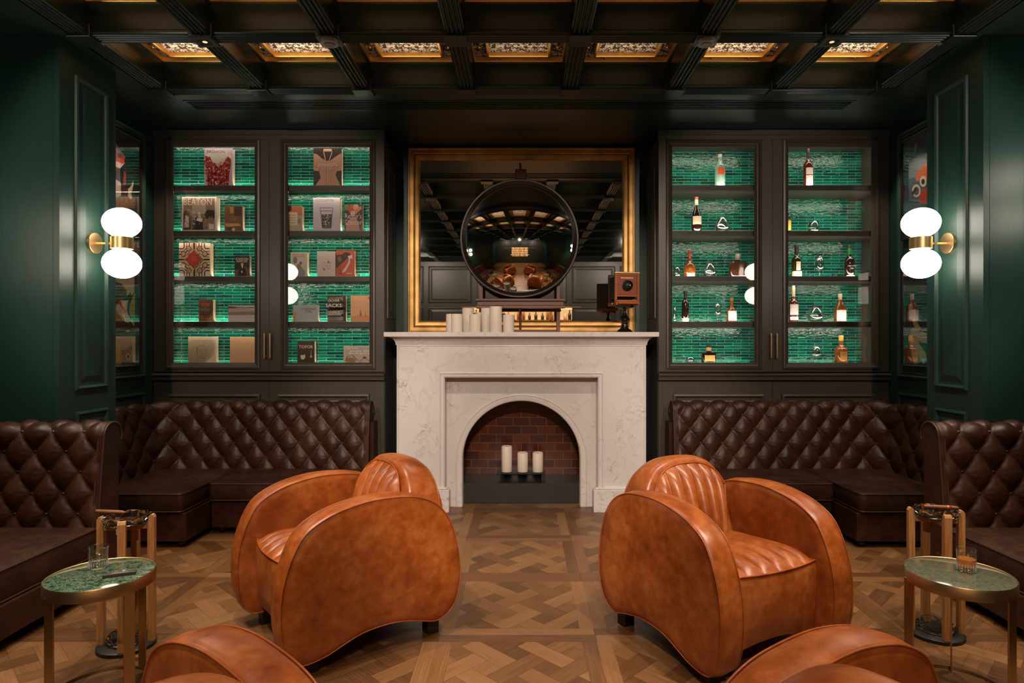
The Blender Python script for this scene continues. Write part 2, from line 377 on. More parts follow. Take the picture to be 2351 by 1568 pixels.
def m_floor():
    m = NT('oak_parquet'); uv = m.n('ShaderNodeUVMap', {'uv_map': 'grain'}).outputs[0]; rv = m.n('ShaderNodeUVMap', {'uv_map': 'rnd'}).outputs[0]
    mp = m.n('ShaderNodeMapping'); m.t.links.new(uv, mp.inputs[0]); mp.inputs['Scale'].default_value = (2.2, 26, 1)
    g = m.noise(mp.outputs[0], 2.0, 6, .62)
    mp2 = m.n('ShaderNodeMapping'); m.t.links.new(uv, mp2.inputs[0]); mp2.inputs['Scale'].default_value = (1.0, 5, 1)
    g2 = m.noise(mp2.outputs[0], 3.0, 4, .6)
    wv = m.n('ShaderNodeTexWave', {'wave_type': 'BANDS', 'bands_direction': 'Y'}, Vector=mp2.outputs[0], Scale=4.5, Distortion=7.0, Detail=3.0).outputs[1]
    sx = m.n('ShaderNodeSeparateXYZ'); m.t.links.new(rv, sx.inputs[0])
    f = m.math('ADD', m.math('MULTIPLY', sx.outputs[0], .42), m.math('ADD', m.math('MULTIPLY', g, .34), m.math('ADD', m.math('MULTIPLY', g2, .25), m.math('MULTIPLY', wv, .09))))
    m.P(Base_Color=m.ramp(f, [(.15, (.042, .016, .005)), (.42, (.110, .047, .015)), (.66, (.180, .084, .030)), (.95, (.275, .145, .058))]), Roughness=m.math('MULTIPLY_ADD', g, .2, .32))
    m.bump(g, .15, .0015); return m.mat
M_FLOOR = m_floor()
# ------------------------------------------------------------------ room shell
def raised(mb, u0, u1, v0, v1, M, k=1.0):
    pr = [(0, 0), (.004 * k, .016 * k), (.016 * k, .020 * k), (.026 * k, .012 * k), (.032 * k, .003 * k), (.052 * k, .002 * k), (.095 * k, .011 * k)]
    mb.frame(u0, u1, v0, v1, pr, M)
    i = .095 * k
    mb.add([(u0 + i, -.011 * k, v0 + i), (u1 - i, -.011 * k, v0 + i), (u1 - i, -.011 * k, v1 - i), (u0 + i, -.011 * k, v1 - i)], [(0, 1, 2, 3)], M)
def moulded(mb, u0, u1, v0, v1, M, k=1.0):
    mb.frame(u0, u1, v0, v1, [(0, 0), (.004 * k, .018 * k), (.018 * k, .024 * k), (.03 * k, .016 * k), (.036 * k, .008 * k), (.044 * k, .010 * k), (.055 * k, .002 * k)], M)

for sx, side in ((-1, 'left'), (1, 'right')):
    M = SIDE_L(-2.71) if sx < 0 else SIDE_R(2.71)
    wl = MB()
    def sbox(x0, x1, y0, y1, z0, z1): wl.box(min(sx * x0, sx * x1), max(sx * x0, sx * x1), y0, y1, z0, z1)
    sbox(2.71, 3.5, 3.705, 4.22, 0, 3.2)
    sbox(3.13, 3.5, 4.22, 5.9, 0, 3.2)
    sbox(3.3, 3.5, -2.7, 3.705, 0, 3.2)
    wob = structure(wl.obj('wall_' + side, M_PAN))
    U = (lambda a, b: (a, b)) if sx < 0 else (lambda a, b: (-b, -a))
    p = MB(); u0, u1 = U(3.83, 4.13)
    raised(p, u0, u1, 1.10, 3.02, M, .9)
    p.obj('raised_panel', M_PAN, wob)
    p = MB(); raised(p, u0, u1, .42, .97, M, .9); p.obj('raised_panel', M_PAN, wob)
    # corner bead on the front of the pier
    p = MB(); xx = sx * 2.75; p.box(min(xx, xx - sx * .003), max(xx, xx - sx * .003), 3.7035, 3.705, 0, 3.2); p.obj('edge_bead', M_PAN, wob)
    # alcove wall below its picture
    M2 = SIDE_L(-3.13) if sx < 0 else SIDE_R(3.13)
    p = MB(); u0, u1 = U(4.35, 5.24); moulded(p, u0, u1, 1.10, 3.12, M2, 1.0)
    raised(p, u0, u1, .3, .98, M2); p.obj('picture_moulding', M_PAN, wob)
    M3 = SIDE_L(-3.3) if sx < 0 else SIDE_R(3.3)
    p = MB()
    for k in range(6):
        a = -2.5 + k * 1.03; u0, u1 = U(a, a + .9); raised(p, u0, u1, 1.1, 3.0, M3); raised(p, u0, u1, .25, .97, M3)
    p.obj('raised_panel', M_PAN, wob)
    b = MB()
    for y0, y1, x in ((3.705, 4.22, 2.71), (4.22, 5.37, 3.13), (-2.7, 3.69, 3.3)):
        a, c = sorted((sx * x, sx * (x - .02))); b.box(a, c, y0 - (.02 if x < 3 else 0), y1, 0, .14)
    a, c = sorted((sx * 2.69, sx * 3.3)); b.box(a, c, 3.685, 3.705, 0, .14)
    structure(b.obj('baseboard_' + side, M_PAN))

b = MB(); b.box(-3.5, 3.5, 5.86, 6.05, 0, 3.2); structure(b.obj('wall_back', M_PAN))
b = MB(); b.box(-3.5, -1.35, -2.75, -2.58, 0, 3.2); b.box(1.35, 3.5, -2.75, -2.58, 0, 3.2); b.box(-1.35, 1.35, -2.75, -2.58, 2.2, 3.2); b.box(-1.35, 1.35, -2.75, -2.58, 0, .9)
wf = structure(b.obj('wall_front', M_PANR))
MF = Matrix.Translation((0, -2.58, 0)) @ Matrix.Rotation(PI, 4, 'Z')
p = MB()
for k in range(6):
    a = -3.2 + k * 1.08
    raised(p, a, a + .98, 2.27, 3.1, MF)
    if abs(a + .5) > 1.4: raised(p, a, a + .98, 1.25, 2.17, MF); raised(p, a, a + .98, .2, 1.15, MF)
p.obj('raised_panel', M_PANR, wf)
# bar niche in that wall: warm lit shelves, only ever seen in the mirrors
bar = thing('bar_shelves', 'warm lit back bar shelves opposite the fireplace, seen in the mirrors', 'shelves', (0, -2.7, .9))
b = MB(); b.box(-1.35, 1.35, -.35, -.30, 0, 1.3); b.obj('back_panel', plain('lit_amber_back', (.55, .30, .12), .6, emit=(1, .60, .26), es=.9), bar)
b = MB()
for z in (.0, .32, .64, .96, 1.28): b.box(-1.35, 1.35, -.30, .1, z, z + .03)
for x in (-1.35, -.68, -.02, .64, 1.31): b.box(x, x + .04, -.30, .1, .03, 1.28)
b.obj('shelf_boards', M_OAK, bar)
b = MB()
rr = random.Random(3)
for z in (.03, .35, .67, .99):
    x = -1.25
    while x < 1.25:
        hgt = rr.uniform(.16, .26); r = rr.uniform(.028, .04)
        b.cur = rr.randrange(3); b.lathe([(r, z), (r, z + hgt * .6), (r * .35, z + hgt * .75), (r * .35, z + hgt)], 8, cx=x, cy=-.08); x += rr.uniform(.09, .16)
o = b.obj('bottles', [plain('bar_amber', (.4, .13, .03), .2), plain('bar_cream', (.7, .55, .35), .5), plain('bar_dark', (.03, .02, .02), .2)], bar, smooth=True); o['kind'] = 'stuff'
for z in (1.19, 1.51, 1.83, 2.15): lamp('shelf_light', 'AREA', (0, -2.62, z - .01), 6, (1, .62, .28), (0, -2.6201, z - 1), shape='RECTANGLE', size=2.5, size_y=.02)

# ------------------------------------------------------------------ floor: Versailles oak panels
def clip(poly, x0, x1, y0, y1):
    for ax, lim, sg in ((0, x0, 1), (0, x1, -1), (1, y0, 1), (1, y1, -1)):
        out = []
        for i in range(len(poly)):
            a, c = poly[i - 1], poly[i]; da, dc = (a[ax] - lim) * sg, (c[ax] - lim) * sg
            if (da >= 0) != (dc >= 0):
                t = da / (da - dc); out.append((a[0] + (c[0] - a[0]) * t, a[1] + (c[1] - a[1]) * t))
            if dc >= 0: out.append(c)
        poly = out
        if len(poly) < 3: return []
    return poly
fv, ff, fg, fr = [], [], [], []
rf = random.Random(11)
def plank(poly, ang, tone=None):
    if len(poly) < 3: return
    ar = abs(sum(poly[i - 1][0] * poly[i][1] - poly[i][0] * poly[i - 1][1] for i in range(len(poly)))) / 2
    if ar < 2e-4: return
    cx = sum(q[0] for q in poly) / len(poly); cy = sum(q[1] for q in poly) / len(poly)
    b = len(fv); ox, oy = rf.uniform(0, 40), rf.uniform(0, 40); rn = rf.random() if tone is None else tone
    ca, sa = cos(ang), sin(ang)
    for x, y in poly:
        dx, dy = cx - x, cy - y; L = hyp(dx, dy) or 1
        x2, y2 = x + dx / L * .0009, y + dy / L * .0009
        fv.append((x2, y2, 0)); fg.append((x * ca + y * sa + ox, -x * sa + y * ca + oy)); fr.append((rn, rn))
    ff.append(tuple(range(b, b + len(poly))))
S0 = .742; BW = .068
W_, G_ = .093, .090; PP = W_ + G_
for ix in range(-4, 5):
    for iy in range(-9, 3):
        x0 = -.39 + S0 * ix; y0 = 3.755 + S0 * iy; x1 = x0 + S0; y1 = y0 + S0
        if iy == 2: y1 = 6.0
        if x1 < -3.4 or x0 > 3.4: continue
        i0, i1, j0, j1 = x0 + BW, x1 - BW, y0 + BW, y1 - BW
        plank([(x0, y0), (x1, y0), (x1, j0), (x0, j0)], 0); plank([(x0, j1), (x1, j1), (x1, y1), (x0, y1)], 0)
        plank([(x0, j0), (i0, j0), (i0, j1), (x0, j1)], PI / 2); plank([(i1, j0), (x1, j0), (x1, j1), (i1, j1)], PI / 2)
        cx, cy = (x0 + x1) / 2, (y0 + y1) / 2; c4 = cos(PI / 4)
        def R(a, b_): return (cx + (a - b_) * c4, cy + (a + b_) * c4)
        N = 4 if iy < 2 else 7
        for a in range(-N, N + 1):
            for b_ in range(-N, N + 1):
                ax, bx = a * PP, b_ * PP      # crossing cell corner
                if (a + b_) % 2 == 0:   # strip along a over this crossing
                    r = (ax - G_, ax + W_ + G_, bx, bx + W_); an = PI / 4
                else:
                    r = (ax, ax + W_, bx - G_, bx + W_ + G_); an = -PI / 4
                plank(clip([R(r[0], r[2]), R(r[1], r[2]), R(r[1], r[3]), R(r[0], r[3])], i0, i1, j0, j1), an)
                q = (ax + W_, ax + PP, bx + W_, bx + PP)
                plank(clip([R(q[0], q[2]), R(q[1], q[2]), R(q[1], q[3]), R(q[0], q[3])], i0, i1, j0, j1), rf.choice((PI / 4, -PI / 4)))
me = bpy.data.meshes.new('floor'); me.from_pydata(fv, [], ff)
for nm, data in (('grain', fg), ('rnd', fr)):
    l = me.uv_layers.new(name=nm)
    l.data.foreach_set('uv', [c for f in ff for i in f for c in data[i]])
me.materials.append(M_FLOOR); me.update()
fo = bpy.data.objects.new('floor', me); COL.objects.link(fo); structure(fo)
b = MB(); b.box(-3.5, 3.5, -2.75, 6.05, -.05, -.0012); b.obj('joint_bed', plain('dark_joint', (.03, .014, .006), .7), fo)

# ------------------------------------------------------------------ ceiling
VX0, VX1, VY0, VY1 = -2.515, 2.49, 4.726, 4.887
b = MB(); b.box(-3.5, 3.5, -2.75, 4.60, 3.46, 3.56)
b.box(-3.5, 3.5, 4.60, VY0, 3.2, 3.56); b.box(-3.5, 3.5, VY1, 6.05, 3.2, 3.56); b.box(-3.5, VX0, VY0, VY1, 3.2, 3.56); b.box(VX1, 3.5, VY0, VY1, 3.2, 3.56)
b.box(-3.5, -2.655, -2.75, 4.60, 3.2, 3.46); b.box(2.655, 3.5, -2.75, 4.60, 3.2, 3.46); b.box(-3.5, 3.5, VY0, VY1, 3.3, 3.56)
ceil = structure(b.obj('ceiling', M_PANH))
def beam_prof():
    P = [(-.045, 3.46), (-.045, 3.238), (-.052, 3.236), (-.058, 3.228), (-.058, 3.216)]
    n = 4; wd = .104; r = wd / n / 2
    for k in range(n):
        c = -wd / 2 + r + 2 * r * k
        for a in (180, 210, 240, 270, 300, 330, 360): P.append((c + r * .86 * cos(math.radians(a)), 3.212 + r * 1.0 * sin(math.radians(a))))
    return P + [(.058, 3.216), (.058, 3.228), (.052, 3.236), (.045, 3.238), (.045, 3.46)]
PR = beam_prof(); tn = 1
for x in BX:
    b = MB(); b.prism(PR, -2.6, 4.60, T(x, 0, 0)); structure(b.obj('trim_%d' % tn, M_PANY, auto=25)); tn += 1
for y in BY:
    b = MB(); b.prism(PR, -2.655, 2.655, Matrix.Translation((0, y, 0)) @ Matrix.Rotation(PI / 2, 4, 'Z')); structure(b.obj('trim_%d' % tn, M_PANH, auto=25)); tn += 1
b = MB()
for x in BX:
    for y in BY:
        h = .07
        b.bbox(x - h, x + h, y - h, y + (h if y < 4.5 else .05), 3.188, 3.26, .003)
structure(b.obj('trim_%d' % tn, M_PANY)); tn += 1
# coffer infill: gilt trims and floral paper
GX, GY = .743 - .09, .798 - .09
def coffer(cx, cy):
    r = thing('ceiling_coffer', '', '', (cx, cy, 3.4)); del r['label']; del r['category']; structure(r)
    hx_, hy = GX / 2, GY / 2
    Mz = Matrix.Rotation(PI / 2, 4, 'X')      # local (x, -h, z) -> horizontal plane facing down
    D = Matrix(((1, 0, 0, 0), (0, 0, 1, 0), (0, 1, 0, 0), (0, 0, 0, 1)))   # (x, y, z) -> (x, z, y)
    b = MB(); b.add([(-hx_, -hy, .03), (hx_, -hy, .03), (hx_, hy, .03), (-hx_, hy, .03)], [(0, 1, 2, 3)]); b.obj('paper_ledge', M_WALLP, r)
    b = MB(); b.frame(-hx_, hx_, -hy, hy, [(0, .004), (.012, .004), (.016, -.0), (.020, -.028)], D); b.obj('gilt_trim', M_GOLD, r)
    i = .105
    b = MB(); b.frame(-hx_ + i, hx_ - i, -hy + i, hy - i, [(0, -.03), (0, .012), (.004, .018), (.016, .018), (.020, .012), (.022, -.02)], D); b.obj('inner_gilt_frame', M_GOLD, r)
    b = MB(); j = i + .02; b.add([(-hx_ + j, -hy + j, .012), (hx_ - j, -hy + j, .012), (hx_ - j, hy - j, .012), (-hx_ + j, hy - j, .012)], [(0, 1, 2, 3)]); b.obj('paper_panel', M_WALLP, r)
    for sx in (-1, 1):
        for (a, c) in ((sx * .13, hy - .055), (sx * .13, -hy + .055), (sx * (hx_ - .055), sx * .14), (sx * (hx_ - .055), -sx * .14)):
            b = MB(); b.lathe([(.001, -.004), (.012, 0), (.014, .012), (.008, .03)], 10, cx=a, cy=c); b.obj('bracket_knob', M_ABRASS, r, smooth=True)
    return r
for k in range(7):
    for j in range(3):
        cx = (BX[k] + BX[k + 1]) / 2; cy = (BY[j] + BY[j + 1]) / 2
        coffer(cx, cy)
        if j < 2:
            lamp('unseen_coffer_light', 'AREA', (cx, cy, 3.33), (4.4, 4.4, 2.6, 1.5, 1.6, 3.4, 4.6)[k] * .36, (1.0, .74, .48), (cx, cy + .0001, 4), shape='RECTANGLE', size=.42, size_y=.42)  # unseen upward light floating mid-coffer, standing in for hidden cove LEDs
# speakers, smoke detectors, recessed square downlights
for i, (x, y) in enumerate(((-2.6, 0), (2.6, 0))):
    b = MB(); cx = x - math.copysign(.743 / 2, x) ; cy = (BY[0] + BY[1]) / 2 - .18
    b.lathe([(.13, 3.36), (.13, 3.40), (.02, 3.405)], 32, cx=cx, cy=cy)
    tag(b.obj('ceiling_speaker', M_BLACK, smooth=False), 'round dark speaker in the gilt ceiling panel at far ' + ('left' if x < 0 else 'right'), 'speaker')
for x, who in ((-1.14, 'left'), (1.10, 'right')):
    d = thing('smoke_detector', 'small round smoke detector on the ceiling beam crossing to the %s of centre' % who, 'smoke detector', (x, BY[1] - .01, 3.188))
    b = MB(); b.lathe([(.058, 0), (.058, -.008), (.050, -.020)], 28, cap=False); b.lathe([(.050, -.020), (.0001, -.024)], 28, cap=False); b.obj('housing', plain('detector_plastic', (.30, .30, .27), .3), d, auto=40)
    b = MB(); b.lathe([(.03, -.0215), (.03, -.0265), (.0001, -.027)], 20, cap=False); b.obj('sensor_cap', plain('detector_cap', (.2, .2, .18), .25), d, auto=40)
for x, who in ((-1.887, 'left'), (1.852, 'right')):
    d = thing('square_downlight', 'square recessed downlight in the ceiling beam crossing at far %s' % who, 'light fitting', (x, BY[1], 3.187))
    b = MB(); b.frame(-.062, .062, -.062, .062, [(0, 0), (.0, .003), (.026, .003), (.028, -.0)], Matrix(((1, 0, 0, 0), (0, 0, 1, 0), (0, 1, 0, 0), (0, 0, 0, 1)))); b.obj('bezel', M_BLACK, d)
    b = MB(); b.box(-.034, .034, -.034, .034, -.0008, .0); b.obj('recess', M_BLK, d)
    b = MB(); b.lathe([(.014, -.0009), (.014, -.002)], 16); b.obj('bulb_lens', plain('lens_warm', (.5, .3, .15), .3, emit=(1, .6, .3), es=1.2), d)
# long slot vent
v = thing('air_vent', 'long dark slatted air vent in the ceiling above the mantel', 'vent', (0, 0, 3.2))
b = MB(); b.frame(VX0, VX1, VY0, VY1, [(-.012, 0), (-.010, .005), (.004, .005), (.004, -.06)], Matrix(((1, 0, 0, 0), (0, 0, 1, 0), (0, 1, 0, 0), (0, 0, 0, 1)))); b.obj('surround', M_PANH, v)
for k in range(4):
    y = VY0 + (VY1 - VY0) * (k + .9) / 4.8
    b = MB(); b.box(VX0, VX1, y, y + .013, -.003, .03); b.obj('slat', M_PANH, v)
b = MB(); b.box(VX0, VX1, VY0, VY1, .055, .06); b.obj('backing', M_BLK, v)

# ------------------------------------------------------------------ cabinets
KZ = 5.37
def cabinet(side, xs, splitx, doors, YB, label, lampE):
    """xs outer edges px; doors: two of (glass x0, x1) px"""
    X = lambda px, Z=KZ: (px - PX0) / F * Z
    Zc = lambda py, Z=KZ: EYE - (py - PY0) / F * Z
    xa, xb = X(xs[0]), X(xs[1]); xs_ = X(splitx)
    if side == 'left': xa = -3.13
    else: xb = 3.13
    c = thing('display_cabinet', label, 'cabinet', ((xa + xb) / 2, KZ, 0))
    ox = -(xa + xb) / 2; MO = Matrix.Translation((ox, -KZ, 0))
    t0 = Zc(851)
    b = MB()
    b.box(xa, xa + .035, 5.40, 5.859, 0, 3.198, MO); b.box(xb - .035, xb, 5.40, 5.859, 0, 3.198, MO)
    b.box(xa, xb, 5.39, 5.859, 3.13, 3.198, MO); b.box(xa + .035, xb - .035, 5.40, 5.859, 1.10, 1.20, MO)
    b.box(xs_ - .012, xs_ + .012, 5.41, YB, 1.20, 3.13, MO)
    b.box(xa + .035, xb - .035, 5.40, 5.859, 0, .09, MO)
    b.box(xa + .035, xb - .035, YB + .01, YB + .03, 1.2, 3.13, MO); b.box(xa + .035, xb - .035, 5.5, 5.52, .09, 1.1, MO)
    b.obj('body', M_CAB, c)
    b = MB(); b.box(xa + .036, xs_ - .013, YB, YB + .009, 1.20, 3.13, MO); b.box(xs_ + .013, xb - .036, YB, YB + .009, 1.20, 3.13, MO)
    b.obj('tiled_back', M_TILE, c)
    # inner side return facing the fireplace, panelled
    inn = xb if side == 'left' else xa
    b = MB(); Ms = MO @ (SIDE_L(inn) if side == 'left' else SIDE_R(inn)); u = (5.46, 5.78) if side == 'left' else (-5.78, -5.46)
    raised(b, u[0], u[1], 1.60, 2.93, Ms, .7); b.obj('side_panel', M_CAB, c)
    for i, (py, z) in enumerate(((425.4, 0), (529.7, 0), (634, 0), (738.3, 0))):
        zt = Zc(py, 5.42)
        b = MB(); b.bbox(xa + .036, xs_ - .013, 5.42, YB, zt - .047, zt, .002, MO); b.obj('shelf', M_CABH, c)
        b = MB(); b.bbox(xs_ + .013, xb - .036, 5.42, YB, zt - .047, zt, .002, MO); b.obj('shelf', M_CABH, c)
    # waist moulding
    b = MB(); P = [(5.40, 1.13), (5.345, 1.13), (5.335, 1.122), (5.335, 1.112), (5.352, 1.104), (5.355, 1.088), (5.345, 1.083), (5.345, 1.074), (5.365, 1.066), (5.40, 1.066)]
    b.prism([(-y, z) for y, z in P], xa, xb, MO @ Matrix(((0, 1, 0, 0), (-1, 0, 0, 0), (0, 0, 1, 0), (0, 0, 0, 1)))); b.obj('waist_moulding', M_CABH, c)
    b = MB(); b.box(xa, xb, 5.36, 5.40, 3.155, 3.197, MO); b.box(xa, xb, 5.372, 5.40, 3.12, 3.155, MO); b.obj('cornice', M_CABH, c)
    for k, (g0, g1) in enumerate(doors):
        a0 = xa + .004 if k == 0 else xs_ + .0015; a1 = xs_ - .0015 if k == 0 else xb - .004
        zb, zt = 1.142, 3.118; gx0, gx1 = X(g0), X(g1); gz0, gz1 = Zc(832.6), Zc(335.5); m = .058
        b = MB()
        def ring(r): return [(r[0], r[4], r[2]), (r[1], r[4], r[2]), (r[1], r[4], r[3]), (r[0], r[4], r[3])]
        rows = [(a0, a1, zb, zt, 5.398), (a0, a1, zb, zt, 5.37)]
        for ins, y in ((m, 5.370), (m - .004, 5.358), (m - .020, 5.354), (m - .028, 5.362), (m - .033, 5.372), (m - .040, 5.374), (m - .050, 5.384), (0, 5.390), (0, 5.398)):
            rows.append((gx0 - ins, gx1 + ins, gz0 - ins, gz1 + ins, y))
        rows.append(rows[0])
        b.grid([ring(r) for r in rows], closed_u=True, M=MO)
        d = b.obj('door', M_CAB, c)
        b = MB(); b.box(gx0 - .004, gx1 + .004, 5.391, 5.395, gz0 - .004, gz1 + .004, MO); b.obj('glass_pane', M_PANE, d)
        hx0 = xs_ + (-.026 if k == 0 else .022)
        b = MB(); b.bbox(hx0 - .006, hx0 + .006, 5.327, 5.339, Zc(822), Zc(765), .0015, MO)
        for zz in (Zc(817), Zc(770)): b.box(hx0 - .004, hx0 + .004, 5.338, 5.37, zz - .004, zz + .004, MO)
        b.obj('handle', M_BRASS, d)
        # lower cupboard door
        b = MB(); b.box(a0, a1, 5.372, 5.398, .10, 1.06, MO); raised(b, a0 + (.12 if k == 0 else .07), a1 - (.07 if k == 0 else .12), .25, Zc(904), MO @ Matrix.Translation((0, 5.372, 0)), 1.1)
        b.obj('cupboard_door', M_CAB, c)
        tops = [3.13] + [Zc(py, 5.42) - .047 for py in (425.4, 529.7, 634, 738.3)]
        bots = [Zc(py, 5.42) for py in (425.4, 529.7, 634, 738.3)] + [1.20]
        cxm = (a0 + a1) / 2; wdt = (a1 - a0) - .14
        for q in range(5):
            if side == 'left':
                lamp('shelf_strip', 'AREA', (cxm, YB - .02, bots[q] + .004), lampE * (1.2, 1.1, 1.1, 1.0, .6)[q], (1.0, .86, .68), (cxm, YB + .012, bots[q] + .12), shape='RECTANGLE', size=wdt, size_y=.03)
                lamp('shelf_strip', 'AREA', (cxm, 5.412, tops[q] - .012), lampE * .9, (1.0, .84, .66), (cxm, 5.45, tops[q] - .3), shape='RECTANGLE', size=wdt, size_y=.02)
            else:
                lamp('shelf_strip', 'AREA', (cxm, 5.438, bots[q] + .010), lampE * (.45 if q < 4 else .15), (1.0, .86, .70), (cxm, YB, bots[q] + .30), shape='RECTANGLE', size=wdt, size_y=.02)
                lamp('shelf_strip', 'AREA', (cxm, 5.45, tops[q] - .010), lampE * (.8 if q == 4 else .42), (1.0, .86, .70), (cxm, YB, tops[q] - .45), shape='RECTANGLE', size=wdt, size_y=.05)
                lamp('shelf_strip', 'AREA', (cxm, YB - .02, bots[q] + .004), lampE * .12, (1.0, .84, .66), (cxm, YB, bots[q] + .2), shape='RECTANGLE', size=wdt, size_y=.012)
    return c
YBL, YBR = 5.51, 5.745
cabinet('left', (352, 883), 618, ((395, 582.5), (659, 847)), YBL, 'dark glass-fronted cabinet of art books lined with green tiles, left of the fireplace', 1.3)
cabinet('right', (1511, 2045), 1774, ((1544.5, 1734), (1812, 2003)), YBR, 'dark glass-fronted cabinet of bottles lined with green tiles, right of the fireplace', 3.6)

# ------------------------------------------------------------------ fireplace
fp = thing('fireplace', 'white veined marble fireplace with an arched opening', 'fireplace', (0, 5.2, 0))
MO = Matrix.Translation((0, -5.2, 0))
b = MB(); OW, OH = .632, 1.103; BWd, BH = 1.026, 1.375
b.box(-BWd, -OW, 5.2, 5.855, 0, BH, MO); b.box(OW, BWd, 5.2, 5.855, 0, BH, MO); b.box(-OW, OW, 5.2, 5.855, OH, BH, MO)
b.obj('surround', M_MARB, fp)
def portal(b, u0, u1, v1, prof, y, M=MO):
    rows = [[(u0 + i, y - h, 0), (u0 + i, y - h, v1 - i), (u1 - i, y - h, v1 - i), (u1 - i, y - h, 0)] for i, h in prof]
    b.grid(rows, M=M)
b = MB(); portal(b, -OW - .042, OW + .042, OH + .042, [(0, 0), (.001, .012), (.008, .014), (.012, .006), (.034, .006), (.038, .001), (.042, -.0), (.044, -.12)], 5.2)
b.obj('opening_moulding', M_MARB, fp)
b = MB(); portal(b, -BWd + .006, BWd - .006, BH - .004, [(0, 0), (.001, .006), (.009, .007), (.012, .0)], 5.2); b.obj('edge_bead', M_MARB, fp)
# arched inner panel
RA, ZA = .499, .396; n = 48
arch = [(-RA, 0), (-RA, ZA * .5)] + [(RA * cos(PI - PI * k / n), ZA + RA * sin(PI - PI * k / n)) for k in range(n + 1)] + [(RA, ZA * .5), (RA, 0)]
def outer(x, z):
    if z <= ZA: return (math.copysign(OW, x), z)
    dx, dz = x, z - ZA; t = min(OW / abs(dx) if abs(dx) > 1e-6 else 9, (OH - ZA) / dz if dz > 1e-6 else 9); return (dx * t, ZA + dz * t)
b = MB(); b.grid([[(x, 5.356, z) for x, z in arch], [(outer(x, z)[0], 5.356, outer(x, z)[1]) for x, z in arch]], M=MO)
cor = [outer(x, z) for x, z in arch]
for s in (-1, 1): b.add([(s * OW, 5.356, OH), (s * OW, 5.356, OH - .2), (s * .3, 5.356, OH)], [(0, 1, 2)], MO @ Matrix.Translation((0, .0005, 0)))
b.obj('arched_panel', M_MARB, fp)
b = MB(); rows = []
for dr, h in ((.058, 0), (.056, .010), (.050, .013), (.044, .008), (.012, .010), (.004, .006), (0, 0), (0, -.105)):
    r = RA + dr; rows.append([(-r, 5.356 - h, 0), (-r, 5.356 - h, ZA * .5)] + [(r * cos(PI - PI * k / n), 5.356 - h, ZA + r * sin(PI - PI * k / n)) for k in range(n + 1)] + [(r, 5.356 - h, ZA * .5), (r, 5.356 - h, 0)])
b.grid(rows, M=MO); b.obj('arch_moulding', M_MARB, fp, auto=35)
for s in (-1, 1):
    b = MB(); x0, x1 = sorted((s * .592, s * 1.045)); b.bbox(x0, x1, 5.165, 5.25, 0, .185, .003, MO)
    b.bbox(x0 + .01, x1 - .01, 5.175, 5.22, .185, .20, .006, MO)
    b.bbox(min(s * .50, s * .592), max(s * .50, s * .592), 5.31, 5.36, 0, .15, .003, MO) if False else None
    b.obj('plinth_block', M_MARB, fp)
# crown and shelf
b = MB(); rows = []
for k in range(9):
    a = PI / 2 * k / 8; o = .062 * (1 - cos(a)); rows.append((BWd + .008 + o, 5.2 - .008 - o, BH + .063 * sin(a)))
rows = [(BWd + .002, 5.198, BH - .004), (BWd + .008, 5.192, BH - .004)] + rows + [(.2, 5.5, BH + .063)]
b.grid([[(-x, 5.855, z), (-x, y, z), (x, y, z), (x, 5.855, z)] for x, y, z in rows], M=MO); b.obj('cove_moulding', M_MARB, fp, auto=35)
b = MB(); b.bbox(-1.113, 1.113, 5.10, 5.857, 1.438, 1.4765, .003, MO); b.obj('mantel_shelf', M_MARB, fp)
# firebox
b = MB(); b.box(-.66, .66, 5.835, 5.85, 0, 1.1, MO); b.obj('brick_back', M_BRICK, fp)
b = MB(); b.box(-.625, -.56, 5.465, 5.834, 0, 1.0, MO); b.box(.56, .625, 5.465, 5.834, 0, 1.0, MO); b.box(-.625, .625, 5.465, 5.834, .93, 1.0, MO); b.obj('firebox_lining', M_BLK, fp)
b = MB(); b.bbox(-.555, .555, 5.462, 5.832, 0, .172, .003, MO); b.obj('hearth_plinth', M_BLACK, fp)
# wall portion behind the fireplace opening is masked by the lining

# fill spots added under the alcove soffits to brighten the pictures
for sx in (-1, 1):
    lamp('picture_fill', 'SPOT', (sx * 2.62, 4.90, 3.19), 34, WARM, (sx * 3.12, 4.98, 1.9), spot_size=math.radians(75), spot_blend=.6, shadow_soft_size=.02)
# ------------------------------------------------------------------ club armchairs (local: +x forward, y left)
OUT = [(-.09, .075), (-.125, .12), (-.145, .19), (-.152, .29), (-.145, .385), (-.122, .475), (-.085, .56), (-.04, .617), (.04, .662), (.135, .69), (.26, .706), (.40, .70), (.50, .68), (.585, .635), (.65, .56), (.69, .46), (.712, .34), (.712, .24), (.69, .155), (.65, .105), (.60, .082), (.555, .08), (.47, .105), (.38, .125), (.29, .13), (.20, .122), (.12, .098), (.05, .074), (-.02, .063), (-.06, .064)]
OUT = catmull([(.28 - t, z) for t, z in OUT], 4)
def inset(P, d):
    n = len(P); o = []
    for i in range(n):
        a, c = P[i - 1], P[(i + 1) % n]; tx, tz = c[0] - a[0], c[1] - a[1]; L = hyp(tx, tz) or 1
        o.append((P[i][0] + INS * tz / L * d, P[i][1] - INS * tx / L * d))
    return o
_a = sum(OUT[i - 1][0] * OUT[i][1] - OUT[i][0] * OUT[i - 1][1] for i in range(len(OUT)))
INS = -1 if _a > 0 else 1
